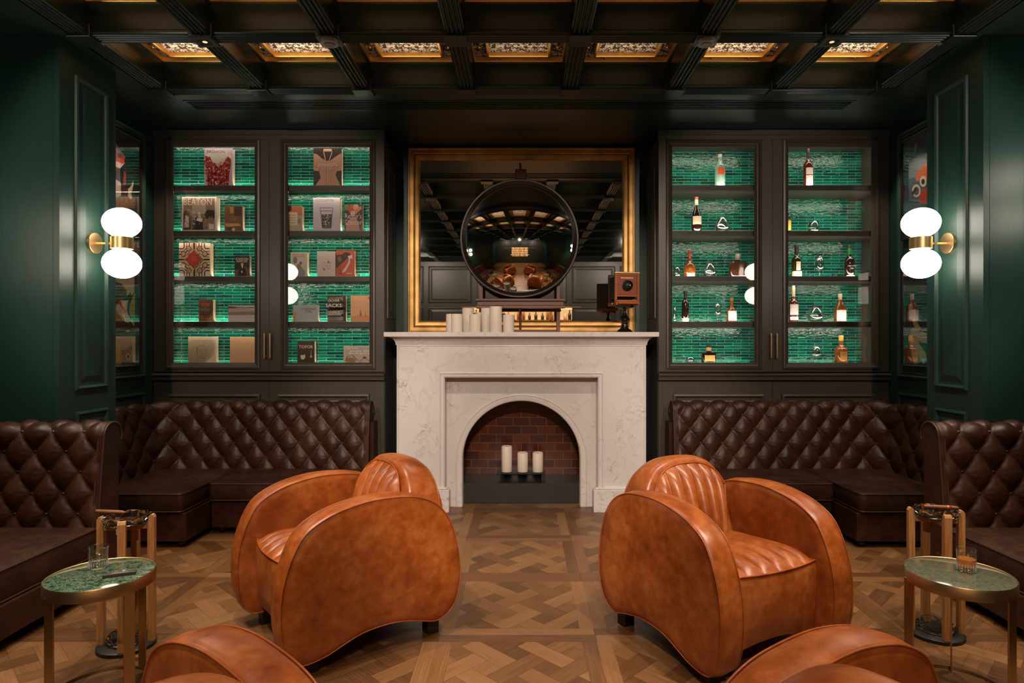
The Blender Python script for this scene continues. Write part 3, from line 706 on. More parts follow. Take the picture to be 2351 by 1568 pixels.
def make_armchair(label):
    t = thing('club_armchair', label, 'armchair')
    for s in (1, -1):
        y0, y1 = .262, .380
        b = MB(); rows = []
        C = (.0, .40)
        def ring(y, ins, sc=1.0):
            P = inset(OUT, ins); return [(C[0] + (x - C[0]) * sc, s * y, C[1] + (z - C[1]) * sc) for x, z in P]
        for sc, y in ((.0005, y0 - .006), (.35, y0 - .006), (.7, y0 - .004), (.9, y0)): rows.append(ring(y, .012, sc))
        for ins, y in ((.012, y0), (.004, y0 + .008), (.001, y0 + .025), (-.003, (y0 + y1) / 2), (.001, y1 - .025), (.004, y1 - .008), (.012, y1)): rows.append(ring(y, ins))
        for sc, y in ((.9, y1 + .006), (.7, y1 + .011), (.35, y1 + .014), (.0005, y1 + .015)): rows.append(ring(y, .012, sc))
        b.grid(rows, closed_u=True); sp = b.obj('side_panel', M_TAN, t, smooth=True)
        for y in (y0 + .001, y1 + .001):
            b = MB(); b.tube([(x, s * y, z) for x, z in inset(OUT, .007)], .0032, 6, closed=True); b.obj('piping', M_TANP, sp, smooth=True)
    # backrest
    b = MB(); rows = []; NV = 40
    def H(u, top=.815, base=.585, p=2.9): return base + (top - base) * max(0, 1 - abs(u) ** p) ** .5
    PROF = [(-.10, .30), (-.125, .42), (-.175, .60), (-.205, .72), (-.222, .785), (-.236, .808), (-.262, .816), (-.300, .815), (-.340, .806), (-.372, .785), (-.395, .745), (-.412, .66), (-.422, .5), (-.420, .35), (-.40, .2), (-.37, .12)]
    PROF = catmull(PROF, 2, closed=False)
    for i in range(NV + 1):
        u = -1 + 2 * i / NV; u = sin(u * PI / 2); h = H(u) / .815; yy = u * .264
        rows.append([(x, yy, .12 + (z - .12) * ((h * .815 - .12) / (.815 - .12)) if z > .12 else z) for x, z in PROF])
    b.grid(rows); b.obj('backrest', M_TAN, t, smooth=True)
    # piping on the rear top edge
    b = MB(); b.tube([r[14 * 2 - 9] for r in rows], .004, 6); b.obj('rear_piping', M_TANP, t, smooth=True)
    # channelled back cushion
    b = MB(); rows = []; NU, NW, nch = 121, 28, 6; edge = []
    def bp(u, w):
        vt, vb = .222 * u, .165 * u; top = H(min(abs(u) * .95, 1), .79, .60, 2.8) if True else 0
        z = .37 + (top - .37) * w; y = vb + (vt - vb) * w ** .7
        hh = (z - .30) / .5
        x = -.102 - .115 * max(0, min(1, hh)) ** 1.25
        return x, y, z
    for i in range(NU):
        u = -1 + 2 * i / (NU - 1); r = []
        for j in range(NW):
            w = j / (NW - 1); x, y, z = bp(u, w)
            ch = abs(sin(PI * nch * (u + 1) / 2)) ** .6
            ed = (1 - abs(u) ** 10) * (1 - w ** 12)
            r.append((x + (.004 + .044 * ch) * ed + .022 * (1 - u * u) * (1 - w ** 5) - .004, y, z))
        rows.append(r)
    b.grid(rows); b.obj('back_cushion', M_TAN, t, smooth=True)
    bd = [rows[0][j] for j in range(NW)] + [rows[i][NW - 1] for i in range(1, NU)] + [rows[NU - 1][j] for j in range(NW - 1, -1, -1)]
    b = MB(); b.tube([(x + .004, y, z) for x, y, z in bd], .0045, 6); b.obj('cushion_piping', M_TANP, t, smooth=True)
    # seat cushion
    b = MB(); rows = []; NU, NW = 121, 34
    sf = lambda u: .335 + .035 * (1 - u * u)
    for i in range(NU):
        u = -1 + 2 * i / (NU - 1); y = .252 * u; r = []
        ch = abs(sin(PI * nch * (u + 1) / 2)) ** .52
        for j in range(NW):
            w = j / (NW - 1); x = -.14 + (sf(u) + .14) * w
            ed = (1 - w ** 9) * (1 - abs(u) ** 14)
            z = .440 - .02 * (1 - w) + (.000 + .044 * ch + .022 * (1 - u * u)) * ed * (.6 + .4 * w) - .006 * w ** 6
            r.append((x, y, z))
        rows.append(r)
    b.grid(rows); b.obj('seat_cushion', M_TAN, t, smooth=True)
    b = MB(); b.tube([(r[-1][0] + .001, r[-1][1], r[-1][2] + .001) for r in rows], .0042, 6); b.obj('seat_piping', M_TANP, t, smooth=True)
    # apron / body
    b = MB(); rows = []
    for i in range(25):
        u = -1 + 2 * i / 24; y = .262 * u; zb = .085 + .06 * (1 - u * u)
        rows.append([(-.14, y, .41), (sf(u) - .002, y, .434), (sf(u) + .006, y, .395), (sf(u) + .004, y, .24), (sf(u) - .018, y, zb + .01), (sf(u) - .035, y, zb), (-.36, y, zb), (-.39, y, .2)])
    b.grid(rows); b.obj('seat_body', M_TAN, t, auto=50)
    for lx in (.28, -.31):
        for ly in (.30, -.30):
            b = MB(); b.bbox(lx - .03, lx + .03, ly - .03, ly + .03, 0, .10, .003); b.obj('leg', M_LEG, t)
    return t
def place(o, x, y, deg, label=None):
    o.location = (x, y, 0); o.rotation_euler = (0, 0, math.radians(deg))
    if label: o['label'] = label
    return o
G = 'tan leather club armchairs'
ch = make_armchair('tan leather club armchair left of the fireplace, side panel towards the viewer'); ch['group'] = G
place(ch, -.868, 3.094, -141.7)
for x, y, a, lb in ((.924, 2.982, -63.9, 'tan leather club armchair right of the fireplace, seat front turned to the viewer'),
                    (-.860, 1.204, 140.7, 'tan leather club armchair in the near left corner, beside the table with the clear drink'),
                    (.875, 1.193, 30.6, 'tan leather club armchair in the near right corner, beside the table with the whisky')):
    place(copy_tree(ch), x, y, a, lb)

# ------------------------------------------------------------------ buttoned banquettes
TX, TZ = .174, .226
def tuft(u, s):
    a, b_ = u / TX + s / TZ, u / TX - s / TZ
    sa, sb = abs(sin(PI * a)), abs(sin(PI * b_))
    h = .62 * (sa * sb) ** .42 + .38 * (sa + sb) / 2
    # radial pleats by the nearest button
    n1, n2 = round(a), round(b_); uu = (n1 + n2) / 2 * TX; ss = (n1 - n2) / 2 * TZ
    du, dv = u - uu, s - ss; r = hyp(du, dv)
    th = math.atan2(dv, du)
    h += .045 * cos(th * 11 + n1 * 2.1 + n2) * math.exp(-((r - .035) / .028) ** 2)
    h += .05 * sin(du * 31 + n1 * 1.7 + 3 * dv) * min(1, r / .06) * .4
    return h
def tufted_run(name, mat, parent, path, zb, ztop, lean, roll, M, step=.0085, amp=.034, phase=0.0, zphase=0.0, btn_mat=None):
    """path: [(x, y)] polyline at the base of the face (rounded already); the sitter side is on its right hand"""
    seg = [0.0]
    for i in range(1, len(path)): seg.append(seg[-1] + hyp(path[i][0] - path[i - 1][0], path[i][1] - path[i - 1][1]))
    L = seg[-1]
    def at(u):
        i = 1
        while i < len(seg) - 1 and seg[i] < u: i += 1
        t = (u - seg[i - 1]) / (seg[i] - seg[i - 1]); t = max(0, min(1, t))
        p = (path[i - 1][0] + (path[i][0] - path[i - 1][0]) * t, path[i - 1][1] + (path[i][1] - path[i - 1][1]) * t)
        def dirv(j):
            j = max(1, min(len(path) - 1, j)); dx, dy = path[j][0] - path[j - 1][0], path[j][1] - path[j - 1][1]; l = hyp(dx, dy); return dx / l, dy / l
        d0 = dirv(i); d1 = dirv(i + 1) if t > .5 else dirv(i - 1); k = abs(t - .5)
        dx, dy = d0[0] * (1 - k) + d1[0] * k, d0[1] * (1 - k) + d1[1] * k; l = hyp(dx, dy)
        return p, (dy / l, -dx / l)
    # profile: (back offset, z), outward normal (towards sitter, up)
    prof = []; zr = ztop - roll; ns = int((zr - zb) / step)
    for i in range(ns + 1):
        z = zb + (zr - zb) * i / ns; q = i / ns; prof.append((lean * q ** 1.3, z, 1, 0))
    nr = int(roll * PI * 1.15 / step)
    for i in range(1, nr + 1):
        a = PI * 1.15 * i / nr; prof.append((lean + roll - roll * cos(a), zr + roll * sin(a), cos(a), sin(a)))
    sl = [0]
    for i in range(1, len(prof)): sl.append(sl[-1] + hyp(prof[i][0] - prof[i - 1][0], prof[i][1] - prof[i - 1][1]))
    nu = int(L / step); rows = []; 
    for i in range(nu + 1):
        u = L * i / nu; p, n = at(u); row = []
        eu = min(1, min(u, L - u) / .05); eu = eu * eu * (3 - 2 * eu)
        for (d, z, nn, nz), s in zip(prof, sl):
            h = tuft(u + phase, s + zphase)
            k = max(0.0, min(1.0, (sl[-1] - s) / .10)); e = min(1, s / .03 + .4)
            hh = amp * (h * eu + .45 * (1 - eu)) * k * e - amp * .2
            off = -d + hh * nn
            row.append((p[0] + n[0] * off, p[1] + n[1] * off, z + hh * nz))
        rows.append(row)
    b = MB(); b.grid(rows, M=M); o = b.obj(name, mat, parent, smooth=True, recalc=True)
    # buttons
    bb = MB(); cnt = 0
    for i in range(-2, 80):
        for j in range(-2, 20):
            if (i + j) % 2: continue
            u = i * TX / 2 - phase; s = j * TZ / 2 - zphase
            if not (.05 < u < L - .05 and .02 < s < sl[-1] - .11): continue
            p, n = at(u); k = min(range(len(sl)), key=lambda q: abs(sl[q] - s)); d, z, nn, nz = prof[k]
            off = -d - amp * .10 * nn
            c = Vector((p[0] + n[0] * off, p[1] + n[1] * off, z - amp * .10 * nz)); ax = Vector((n[0] * nn, n[1] * nn, nz)).normalized()
            R = Matrix.Translation(c) @ ax.to_track_quat('Z', 'Y').to_matrix().to_4x4()
            bb.lathe([(.0085, 0), (.0075, .0035), (.004, .0055), (.0001, .006)], 8, M=M @ R, cap=False)
    bo = bb.obj('buttons', M_BRNP if btn_mat is None else btn_mat, parent if o is None else o, smooth=True); bo['kind'] = 'stuff'
    return o, prof, at, L
def end_cap(parent, prof, at, u, M, amp, thick=.035, sgn=1):
    p, n = at(u); n = Vector((n[0], n[1], 0)); tdir = Vector((-n.y, n.x, 0)) * sgn
    poly = [(-d + amp * .35 * nn, z + amp * .35 * nz) for d, z, nn, nz in prof]
    last = poly[-1]; poly = poly + [(last[0] + .02, last[1] - .03), (last[0] + .02, .02), (poly[0][0], .02)]
    vs = []
    for t in (0, thick):
        for a, z in poly:
            q = Vector((p[0], p[1], 0)) + n * a + tdir * t; vs.append((q.x, q.y, z))
    m = len(poly); b = MB(); b.add(vs, [tuple(range(m)), tuple(range(m, 2 * m))[::-1]] + [(i, (i + 1) % m, m + (i + 1) % m, m + i) for i in range(m)], M)
    o = b.obj('end_panel', M_BRN, parent, auto=40)
    b = MB(); b.tube([vs[m + i] for i in range(len(prof))], .006, 6, M=M); b.obj('end_piping', M_BRNP, o, smooth=True)
    b = MB(); b.tube([vs[i] for i in range(len(prof))], .006, 6, M=M); b.obj('end_piping', M_BRNP, o, smooth=True)
def rrect(x0, x1, y0, y1, r, n=5):
    P = []
    for cx, cy, a0 in ((x1 - r, y1 - r, 0), (x0 + r, y1 - r, 90), (x0 + r, y0 + r, 180), (x1 - r, y0 + r, 270)):
        for k in range(n + 1): a = math.radians(a0 + 90 * k / n); P.append((cx + r * cos(a), cy + r * sin(a)))
    return P
def cushion(parent, x0, x1, y0, y1, z0, z1, M, name='seat_cushion', crown=.012):
    b = MB(); rows = []; r = .035
    def ring(ins, z, sc=1):
        P = rrect(x0 + ins, x1 - ins, y0 + ins, y1 - ins, max(r - ins, .005)); cx, cy = (x0 + x1) / 2, (y0 + y1) / 2
        return [(cx + (x - cx) * sc, cy + (y - cy) * sc, z) for x, y in P]
    for ins, z in ((.02, z0), (.004, z0 + .004), (0, z0 + .012), (-.004, (z0 + z1) / 2), (0, z1 - .012), (.004, z1 - .003)): rows.append(ring(ins, z))
    for sc, k in ((.97, .3), (.9, .6), (.7, .85), (.4, 1), (.02, 1)): rows.append(ring(.004, z1 + crown * k, sc))
    b.grid(rows, closed_u=True, M=M); o = b.obj(name, M_BRNS, parent, smooth=True)
    for z in (z1 - .004, z0 + .006):
        b = MB(); b.tube([(x, y, z) for x, y, _ in ring(.0, 0)], .005, 6, closed=True, M=M); b.obj('piping', M_BRNP, o, smooth=True)
    return o
def arc_path(pts, r=.22, n=10):
    out = [pts[0]]
    for i in range(1, len(pts) - 1):
        a, b_, c = Vector(pts[i - 1]), Vector(pts[i]), Vector(pts[i + 1]); d0 = (a - b_).normalized(); d1 = (c - b_).normalized()
        p0 = b_ + d0 * r; p1 = b_ + d1 * r; ctr = b_ + (d0 + d1) * r
        a0 = math.atan2(p0.y - ctr.y, p0.x - ctr.x); a1 = math.atan2(p1.y - ctr.y, p1.x - ctr.x); da = (a1 - a0 + PI) % (2 * PI) - PI
        out += [(ctr.x + r * cos(a0 + da * k / n), ctr.y + r * sin(a0 + da * k / n)) for k in range(n + 1)]
    return out + [pts[-1]]
SEAT = .372
def booth(side, label):
    m = Matrix.Identity(4) if side == 'left' else Matrix.Scale(-1, 4, (1, 0, 0))
    t = thing('tufted_banquette', label, 'sofa')
    path = arc_path([(-2.915, 4.235), (-2.915, 5.09), (-1.235, 5.09)], .2)
    # sitter is on the right hand when walking from the near end round the corner to the fireplace end
    o, prof, at, L = tufted_run('back', M_BRN, t, path, .33, .895, .055, .06, m, phase=.03, zphase=-.02)
    end_cap(t, prof, at, L - .002, m, .034, .03, -1 if True else 1)
    cushion(t, -2.265, -1.22, 4.565, 5.10, .245, SEAT, m); cushion(t, -2.93, -2.285, 4.255, 5.11, .245, SEAT, m)
    b = MB(); b.bbox(-2.255, -1.205, 4.59, 5.15, .045, .24, .006, m); b.bbox(-3.0, -2.27, 4.27, 5.15, .045, .24, .006, m)
    b.box(-2.95, -1.21, 5.17, 5.30, .045, .74, m); b.box(-3.10, -3.0, 4.24, 5.17, .045, .74, m); b.obj('base', M_BRN, t)
    for x, y in ((-2.33, 4.33), (-2.9, 4.33), (-2.2, 4.66), (-1.30, 4.66), (-1.3, 5.1), (-2.9, 5.1)):
        b = MB(); b.lathe([(.022, 0), (.03, .02), (.032, .046)], 12, M=m, cx=x, cy=y); b.obj('foot', M_LEG, t, smooth=True)
    return t
booth('left', 'dark brown buttoned leather corner banquette under the book cabinet')
booth('right', 'dark brown buttoned leather corner banquette under the bottle cabinet')
def near_booth(side, label):
    m = Matrix.Identity(4) if side == 'left' else Matrix.Scale(-1, 4, (1, 0, 0))
    t = thing('tufted_banquette', label, 'sofa')
    path = arc_path([(-3.02, 1.35), (-3.02, 3.50), (-2.335, 3.50)], .12)
    o, prof, at, L = tufted_run('back', M_BRN, t, path, .33, .925, .05, .065, m, phase=.045, zphase=.0, amp=.040)
    end_cap(t, prof, at, L - .002, m, .040, .03, -1)
    cushion(t, -3.03, -2.34, 2.42, 3.50, .22, SEAT, m); cushion(t, -3.03, -2.34, 1.36, 2.405, .22, SEAT, m)
    b = MB(); b.bbox(-3.05, -2.325, 1.36, 3.55, .06, .218, .006, m); b.box(-3.1, -2.36, 3.57, 3.66, .06, .77, m); b.box(-3.22, -3.08, 1.36, 3.57, .06, .77, m); b.obj('base', M_BRN, t)
    for x, y in ((-2.38, 3.44), (-2.38, 2.4), (-2.38, 1.42), (-3.0, 1.42), (-3.0, 3.44)):
        b = MB(); b.lathe([(.022, 0), (.03, .02), (.034, .061)], 12, M=m, cx=x, cy=y); b.obj('foot', M_LEG, t, smooth=True)
    return t
near_booth('left', 'dark brown buttoned leather banquette in the left foreground behind the ashtray stand')
near_booth('right', 'dark brown buttoned leather banquette in the right foreground behind the ashtray stand')

# ------------------------------------------------------------------ side tables
def side_table(x, y, top, legs, label, mat):
    t = thing('side_table', label, 'side table', (x, y, 0)); R = .192; h = .47
    b = MB(); b.lathe([(R - .006, h - .012), (R - .006, h), (R - .010, h + .0015), (.0001, h + .0015)], 64, cap=False); b.lathe([(R - .006, h - .012), (.0001, h - .012)], 64, cap=False)
    b.obj('marble_top', mat, t, auto=30)
    b = MB(); b.lathe([(R - .006, h + .002), (R - .002, h + .004), (R, h + .001), (R, h - .042), (R - .004, h - .043), (R - .006, h - .02), (R - .006, h + .002)], 72, cap=False); b.obj('rim', M_ABRASS, t, auto=40)
    for a, rt in legs:
        a = math.radians(a); b = MB(); b.bbox(-.003, .003, -.020, .020, .0, h - .03, .001, Matrix.Translation(((R - .022 * (1 if abs((math.degrees(a) - rt + 90) % 180 - 90) > 30 else .3)) * cos(a), (R - .022 * (1 if abs((math.degrees(a) - rt + 90) % 180 - 90) > 30 else .3)) * sin(a), 0)) @ Matrix.Rotation(math.radians(rt), 4, 'Z'))
        b.obj('leg', M_ABRASS, t)
    b = MB(); P = [(R - .012, .0005), (R + .0, .0005), (R + .0, .012), (R - .012, .012)]
    b.grid([[(r * cos(2 * PI * k / 72), r * sin(2 * PI * k / 72), z) for k in range(72)] for r, z in P + P[:1]], closed_u=True); b.obj('base_ring', M_ABRASS, t, auto=40)
    return t
side_table(-1.68, 2.524, 0, ((71, 71), (243, 260), (333, 325)), 'round side table with vivid green marble top and brass frame, in the left foreground', M_GM1)
side_table(1.755, 2.535, 0, ((64, 145), (172, 200), (320, 285)), 'round side table with grey-green marble top and brass frame, in the right foreground', M_GM2)
def tumbler(x, y, z0, label, liquid, lvl, name='rocks_glass'):
    t = thing(name, label, 'drinking glass', (x, y, z0)); n = 32; r0, r1, H_ = .033, .0375, .088
    b = MB(); b.lathe([(.0001, 0), (r0 - .003, 0), (r0, .004), (r1, H_ - .001), (r1 - .001, H_), (r1 - .003, H_ - .001), (r0 - .001, .022), (r0 - .006, .016), (.0001, .015)], n, cap=False)
    b.obj('glass_body', M_GLASS, t, smooth=True)
    b = MB(); ra = r0 - .0022; rb = r0 + (r1 - r0) * lvl / H_ - .0032
    b.lathe([(.0001, .0175), (ra - .004, .0185), (ra, .024), (rb, lvl), (.0001, lvl)], n, cap=False); b.obj('drink', liquid, t, auto=50)
    # cut facets at the foot
    b = MB()
    for k in range(22):
        a = 2 * PI * k / 22; r = r0 + .0001; q = r + (r1 - r0) * .4; b.tube([(r * cos(a), r * sin(a), .004), (q * cos(a), q * sin(a), lvl * .62)], .0011, 5)
    b.obj('cut_ribs', M_CUT, t, smooth=True)
    return t
tumbler(-1.735, 2.59, .4725, 'glass of clear spirit on the vivid green marble table', M_WATER, .045)
tumbler(1.80, 2.555, .4725, 'glass of amber whisky on the grey-green marble table', M_WHISKY, .050)
t = thing('matchbox', 'slim dark matchbox with tiny pale lettering on the vivid green table', 'matchbox', (-1.592, 2.503, .472), math.radians(24))
b = MB(); b.bbox(-.056, .056, -.011, .011, 0, .013, .001); b.obj('box', plain('dark_card', (.035, .026, .02), .5), t)
def lathe_thing(name, label, cat, loc, prof, mat, n=24, group=None):
    b = MB(); b.lathe(prof, n, cap=False); o = b.obj(name, mat, smooth=True); o.location = loc; return tag(o, label, cat, group)

# ------------------------------------------------------------------ floor-standing ashtrays
def ash_stand(x, y, angs, label):
    t = thing('ashtray_stand', label, 'ashtray stand', (x, y, 0))
    b = MB(); b.lathe([(.0001, 0), (.118, 0), (.121, .004), (.121, .016), (.115, .020), (.0001, .020)], 40, cap=False); b.obj('base_disc', M_BLACK, t, auto=40)
    Hh = .565
    for a in angs:
        b = MB(); M = Matrix.Rotation(math.radians(a), 4, 'Z') @ Matrix.Translation((.104, 0, 0))
        P = [(-.013, .02), (.015, .02), (.015, Hh + .022), (.009, Hh + .034), (.0, Hh + .036), (-.007, Hh + .030), (-.010, Hh + .010), (-.013, Hh)]
        b.prism(P, -.016, .016, M); b.obj('leg', M_OAK, t)
    for a in (angs[0], angs[1]):
        b = MB(); b.bbox(-.095, .095, -.010, .010, Hh - .028, Hh - .002, .002, Matrix.Rotation(math.radians(a), 4, 'Z')); b.obj('cross_bar', M_OAK, t)
    for z, nm, R in ((.0205, 'lower_glass_dish', .078), (Hh - .001, 'glass_ashtray', .096)):
        b = MB(); n = 48; rows = []
        pr = [(.0001, 0), (R - .02, 0), (R - .004, .006), (R, .018), (R + .002, .034), (R - .003, .040), (R - .012, .040), (R - .018, .034), (R - .024, .012), (.0001, .010)]
        for r, zz in pr:
            row = []
            for k in range(n):
                a = 2 * PI * k / n; w_ = 1 + .02 * cos(a * 12) * (r > R - .005); no = 0
                if zz > .03:
                    for q in range(4):
                        d = abs((a - PI / 4 - q * PI / 2 + PI) % (2 * PI) - PI)
                        if d < .2: no = -.012 * cos(d / .2 * PI / 2)
                row.append((r * w_ * cos(a), r * w_ * sin(a), z + zz + no))
            rows.append(row)
        b.grid(rows, closed_u=True); b.obj(nm, M_RGLASS, t, auto=40)
    return t
ash_stand(-1.815, 2.905, (12, 102, 192, 292), 'oak-legged ashtray stand with glass dish behind the vivid green table')
ash_stand(1.98, 3.02, (80, 165, 262, 345), 'oak-legged ashtray stand with glass dish behind the grey-green table')
def cigar(x, y, z, ang, tilt, label, band):
    t = thing('cigar', label, 'cigar', (x, y, z), math.radians(ang)); M = Matrix.Rotation(tilt, 4, 'Y')
    b = MB(); P = [(-.075, .007), (-.072, .0085), (.03, .009), (.058, .008), (.070, .005), (.074, .001)]
    b.tube([(a, 0, 0) for a, r in P], [r for a, r in P], 14, M=M); b.obj('tobacco_roll', m_leather('tobacco_' + str(band), (.13, .045, .018), (.2, .075, .03), (.28, .11, .045), .6, 20), t, smooth=True)
    if band:
        b = MB(); b.tube([(.022, 0, 0), (.040, 0, 0)], .0096, 14, M=M); b.obj('gold_band', M_GOLD, t, smooth=True)
        b = MB(); b.tube([(.027, 0, 0), (.036, 0, 0)], .0099, 14, M=M); b.obj('red_band', hx('B03028'), t, smooth=True)
cigar(-1.885, 2.90, .618, -8, .0, 'brown cigar resting on the left glass ashtray', 0)
cigar(1.985, 2.985, .618, -12, .0, 'brown cigar with red and gold band on the right glass ashtray', 1)

# ------------------------------------------------------------------ wall sconces
def sconce(sx, y, wallx, label, z=2.02):
    t = thing('wall_sconce', label, 'wall light', (sx * wallx, y, z)); s = -sx
    Mx = Matrix.Rotation(PI / 2 * s, 4, 'Y')
    b = MB(); b.lathe([(.066, .002), (.066, .026), (.064, .028), (.0001, .028)], 40, M=Mx, cap=False); b.obj('wall_plate', M_BRASS, t, auto=40)
    b = MB(); b.tube([(s * .028, 0, 0), (s * .17, 0, 0)], .0055, 10); b.obj('arm', M_BRASS, t, smooth=True)
    b = MB(); b.lathe([(.062, -.037), (.064, -.036), (.064, .036), (.062, .037)], 40, cx=s * .19); b.obj('collar', M_BRASS, t, auto=40)
    for q in (1, -1):
        b = MB(); P = []
        for k in range(25):
            a = -PI / 2 + PI * k / 24; r = .110 * cos(a); z = q * .128 + .094 * sin(a) * 1.0
            P.append((max(r, .0001), z))
        b.lathe(P, 40, cx=s * .19, cap=False); b.obj('glass_globe', M_GLOBE, t, smooth=True)
    return t
sconce(-1, 3.985, 2.71, 'double-globe brass wall light on the left panelled pier')
sconce(1, 3.985, 2.71, 'double-globe brass wall light on the right panelled pier')
sconce(-1, 3.05, 3.3, 'double-globe brass wall light left of the viewer, seen only in the round mirror')
sconce(1, 3.36, 3.3, 'double-globe brass wall light right of the viewer, seen only in the round mirror', 2.30)

# ------------------------------------------------------------------ over the mantel
MT = 1.4765
t = thing('mirror', 'large rectangular gilt-framed mirror standing on the mantel', 'mirror', (0, 5.84, MT))
MO = Matrix.Translation((0, -5.84, -MT)); b = MB()
b.frame(-1.044, 1.044, MT + .002, 3.185, [(0, -.018), (0, .030), (.006, .036), (.014, .036), (.020, .030), (.050, .028), (.060, .020), (.064, .022), (.070, .030), (.095, .024), (.108, .014), (.112, .006), (.112, -.018)], MO @ Matrix.Translation((0, 5.84, 0)))
b.obj('gilt_frame', M_GILT, t, auto=25)
b = MB(); b.box(-.94, .94, 5.838, 5.852, MT + .10, 3.08, MO); b.obj('mirror_glass', M_MIRR, t)
t = thing('convex_mirror', 'round convex mirror in a dark frame resting on the wooden easel', 'mirror', (-.017, 5.56, 2.303))
Mx = Matrix.Rotation(PI / 2, 4, 'X')
b = MB(); R0 = .487; D = .105; RS = (R0 * R0 + D * D) / (2 * D); P = []
for k in range(49):
    r = R0 * k / 48; P.append((max(r, .0001), math.sqrt(RS * RS - r * r) - (RS - D)))
b.lathe(P, 96, M=Mx, cap=False); b.obj('convex_glass', M_CMIRR, t, smooth=True)
b = MB(); b.lathe([(.480, .0), (.480, .012), (.492, .020), (.505, .034), (.516, .036), (.522, .028), (.524, .0), (.520, -.03), (.48, -.03), (.48, 0)], 96, M=Mx, cap=False); b.obj('round_frame', M_DKW, t, auto=35)
t = thing('table_easel', 'red mahogany easel on the mantel carrying the round mirror', 'easel', (0, 5.64, MT))
MO = Matrix.Translation((0, -5.64, -MT)); Zf = 5.58
b = MB()
for px in (1103.5, 1282.5):
    x = (px - PX0) / F * Zf; b = MB(); b.bbox(x - .016, x + .016, 5.625, 5.65, MT, 2.05, .002, MO); b.obj('upright', M_MAH, t)
b = MB(); x0, x1 = -.385, .37
z = lambda py: EYE - (py - PY0) / F * 5.5
b.bbox(x0 - .012, x1 + .012, 5.47, 5.625, z(691), z(686), .002, MO); b.bbox(x0, x1, 5.50, 5.60, z(701), z(691), .002, MO); b.bbox(x0 - .012, x1 + .012, 5.485, 5.61, z(707.5), z(701.5), .002, MO); b.obj('tray', M_MAH, t)
b = MB(); b.bbox(-.02, .0, 5.625, 5.645, 1.78, 2.99, .002, MO); b.bbox(-.055, .045, 5.60, 5.65, 2.84, 2.93, .006, MO); b.bbox(-.35, .33, 5.628, 5.645, 2.02, 2.05, .002, MO); b.obj('mast', M_MAH, t)
b = MB(); b.bbox(-.36, .335, 5.70, 5.725, MT, MT + .03, .002, MO); b.tube([(-.01 , 5.66, 1.85), (-.01, 5.712, MT + .03)], .010, 6, M=MO); b.obj('rear_strut', M_MAH, t)

# candles
def candle(x, y, z, r, h, label, grp, wick=True):
    t = thing('pillar_candle', label, 'candle', (x, y, z), 0, grp)
    b = MB(); b.lathe([(.0001, 0), (r - .001, 0), (r, .002), (r, h - .003), (r - .002, h), (r - .007, h - .001), (r - .010, h - .006), (.0001, h - .008)], 36, cap=False); b.obj('wax', M_CANDLE, t, auto=50)
    b = MB(); b.tube([(0, 0, h - .009), (.001, 0, h + .004)], .0012, 5); b.obj('wick', M_BLACK, t)
GC = 'ivory pillar candles on the mantel'
for px, Y, py, r, lb in ((1037.5, 5.42, 721, .050, 'ivory pillar candle at the far left end of the row on the mantel'),
    (1049, 5.21, 721, .048, 'ivory pillar candle standing in front of the leftmost one on the mantel'),
    (1074.7, 5.36, 707.4, .050, 'tall ivory pillar candle behind two short ones on the mantel, left of its twin'),
    (1091, 5.20, 721.7, .048, 'short ivory pillar candle at the front between two tall ones on the mantel'),
    (1101, 5.48, 718, .040, 'slim ivory candle almost hidden behind the others on the mantel'),
    (1117.5, 5.34, 707.4, .050, 'ivory pillar candle partly behind the tallest one on the mantel'),
    (1138.3, 5.19, 704, .0505, 'tallest ivory pillar candle on the mantel'),
    (1167.4, 5.23, 722.7, .0475, 'short ivory pillar candle standing apart at the right end of the row')):
    x, zt = XZ(px, py, Y); candle(x, Y, MT, r, zt - MT, lb, GC)
t = thing('candle_rack', 'low black metal plate holding three candles inside the firebox', 'candle holder', (0, 5.63, .1725))
b = MB(); b.bbox(-.22, .215, -.06, .06, .055, .070, .002); b.obj('plate', M_BLACK, t)
b = MB()
for x in (-.19, .185): b.box(x - .006, x + .006, -.05, .05, 0, .055)
b.obj('rack_legs', M_BLACK, t)
for px, py, lb in ((1163.4, 1023.9, 'tall ivory candle standing in the firebox'), (1200, 1038.5, 'short ivory candle in the middle of the firebox'), (1234.8, 1038.5, 'short ivory candle at the right of the three in the firebox')):
    x, zt = XZ(px, py, 5.63); candle(x, 5.63, .242, .0475, zt - .242, lb, 'ivory candles in the firebox')

# antique camera on a turned stand
cx, cy = XZ(1434, 0, 5.33)[0], 5.33
t = thing('turned_stand', 'small black turned pedestal on the mantel under the wooden camera', 'stand', (cx, cy, MT))
q = lambda py: EYE - (py - PY0) / F * 5.33 - MT
b = MB(); b.lathe([(.0001, 0), (.064, 0), (.066, .006), (.060, .014), (.058, .018), (.046, .026), (.034, .034), (.030, .040), (.026, q(750) + .012), (.024, q(742)), (.030, q(738)), (.046, q(734.5)), (.044, q(732)), (.030, q(729)), (.022, q(724)), (.014, q(718)), (.013, q(713)), (.018, q(710)), (.035, q(709.3)), (.075, q(706)), (.082, q(703)), (.082, q(701)), (.0001, q(701))], 32, cap=False)
b.obj('pedestal', M_EBONY, t, auto=30)
zb = EYE - (699.5 - PY0) / F * 5.33
t = thing('antique_camera', 'antique wooden plate camera with brass lens on the mantel', 'camera', (cx - .005, cy, zb), math.radians(9))
wd = .103; hb = .185
b = MB(); b.bbox(-wd, wd, -.10, .13, -.008, .018, .002); b.bbox(-wd * .85, wd * .85, -.13, -.10, .0, .016, .002); b.obj('baseboard', M_CAMW, t)
b = MB(); y0, y1 = -.085, -.055
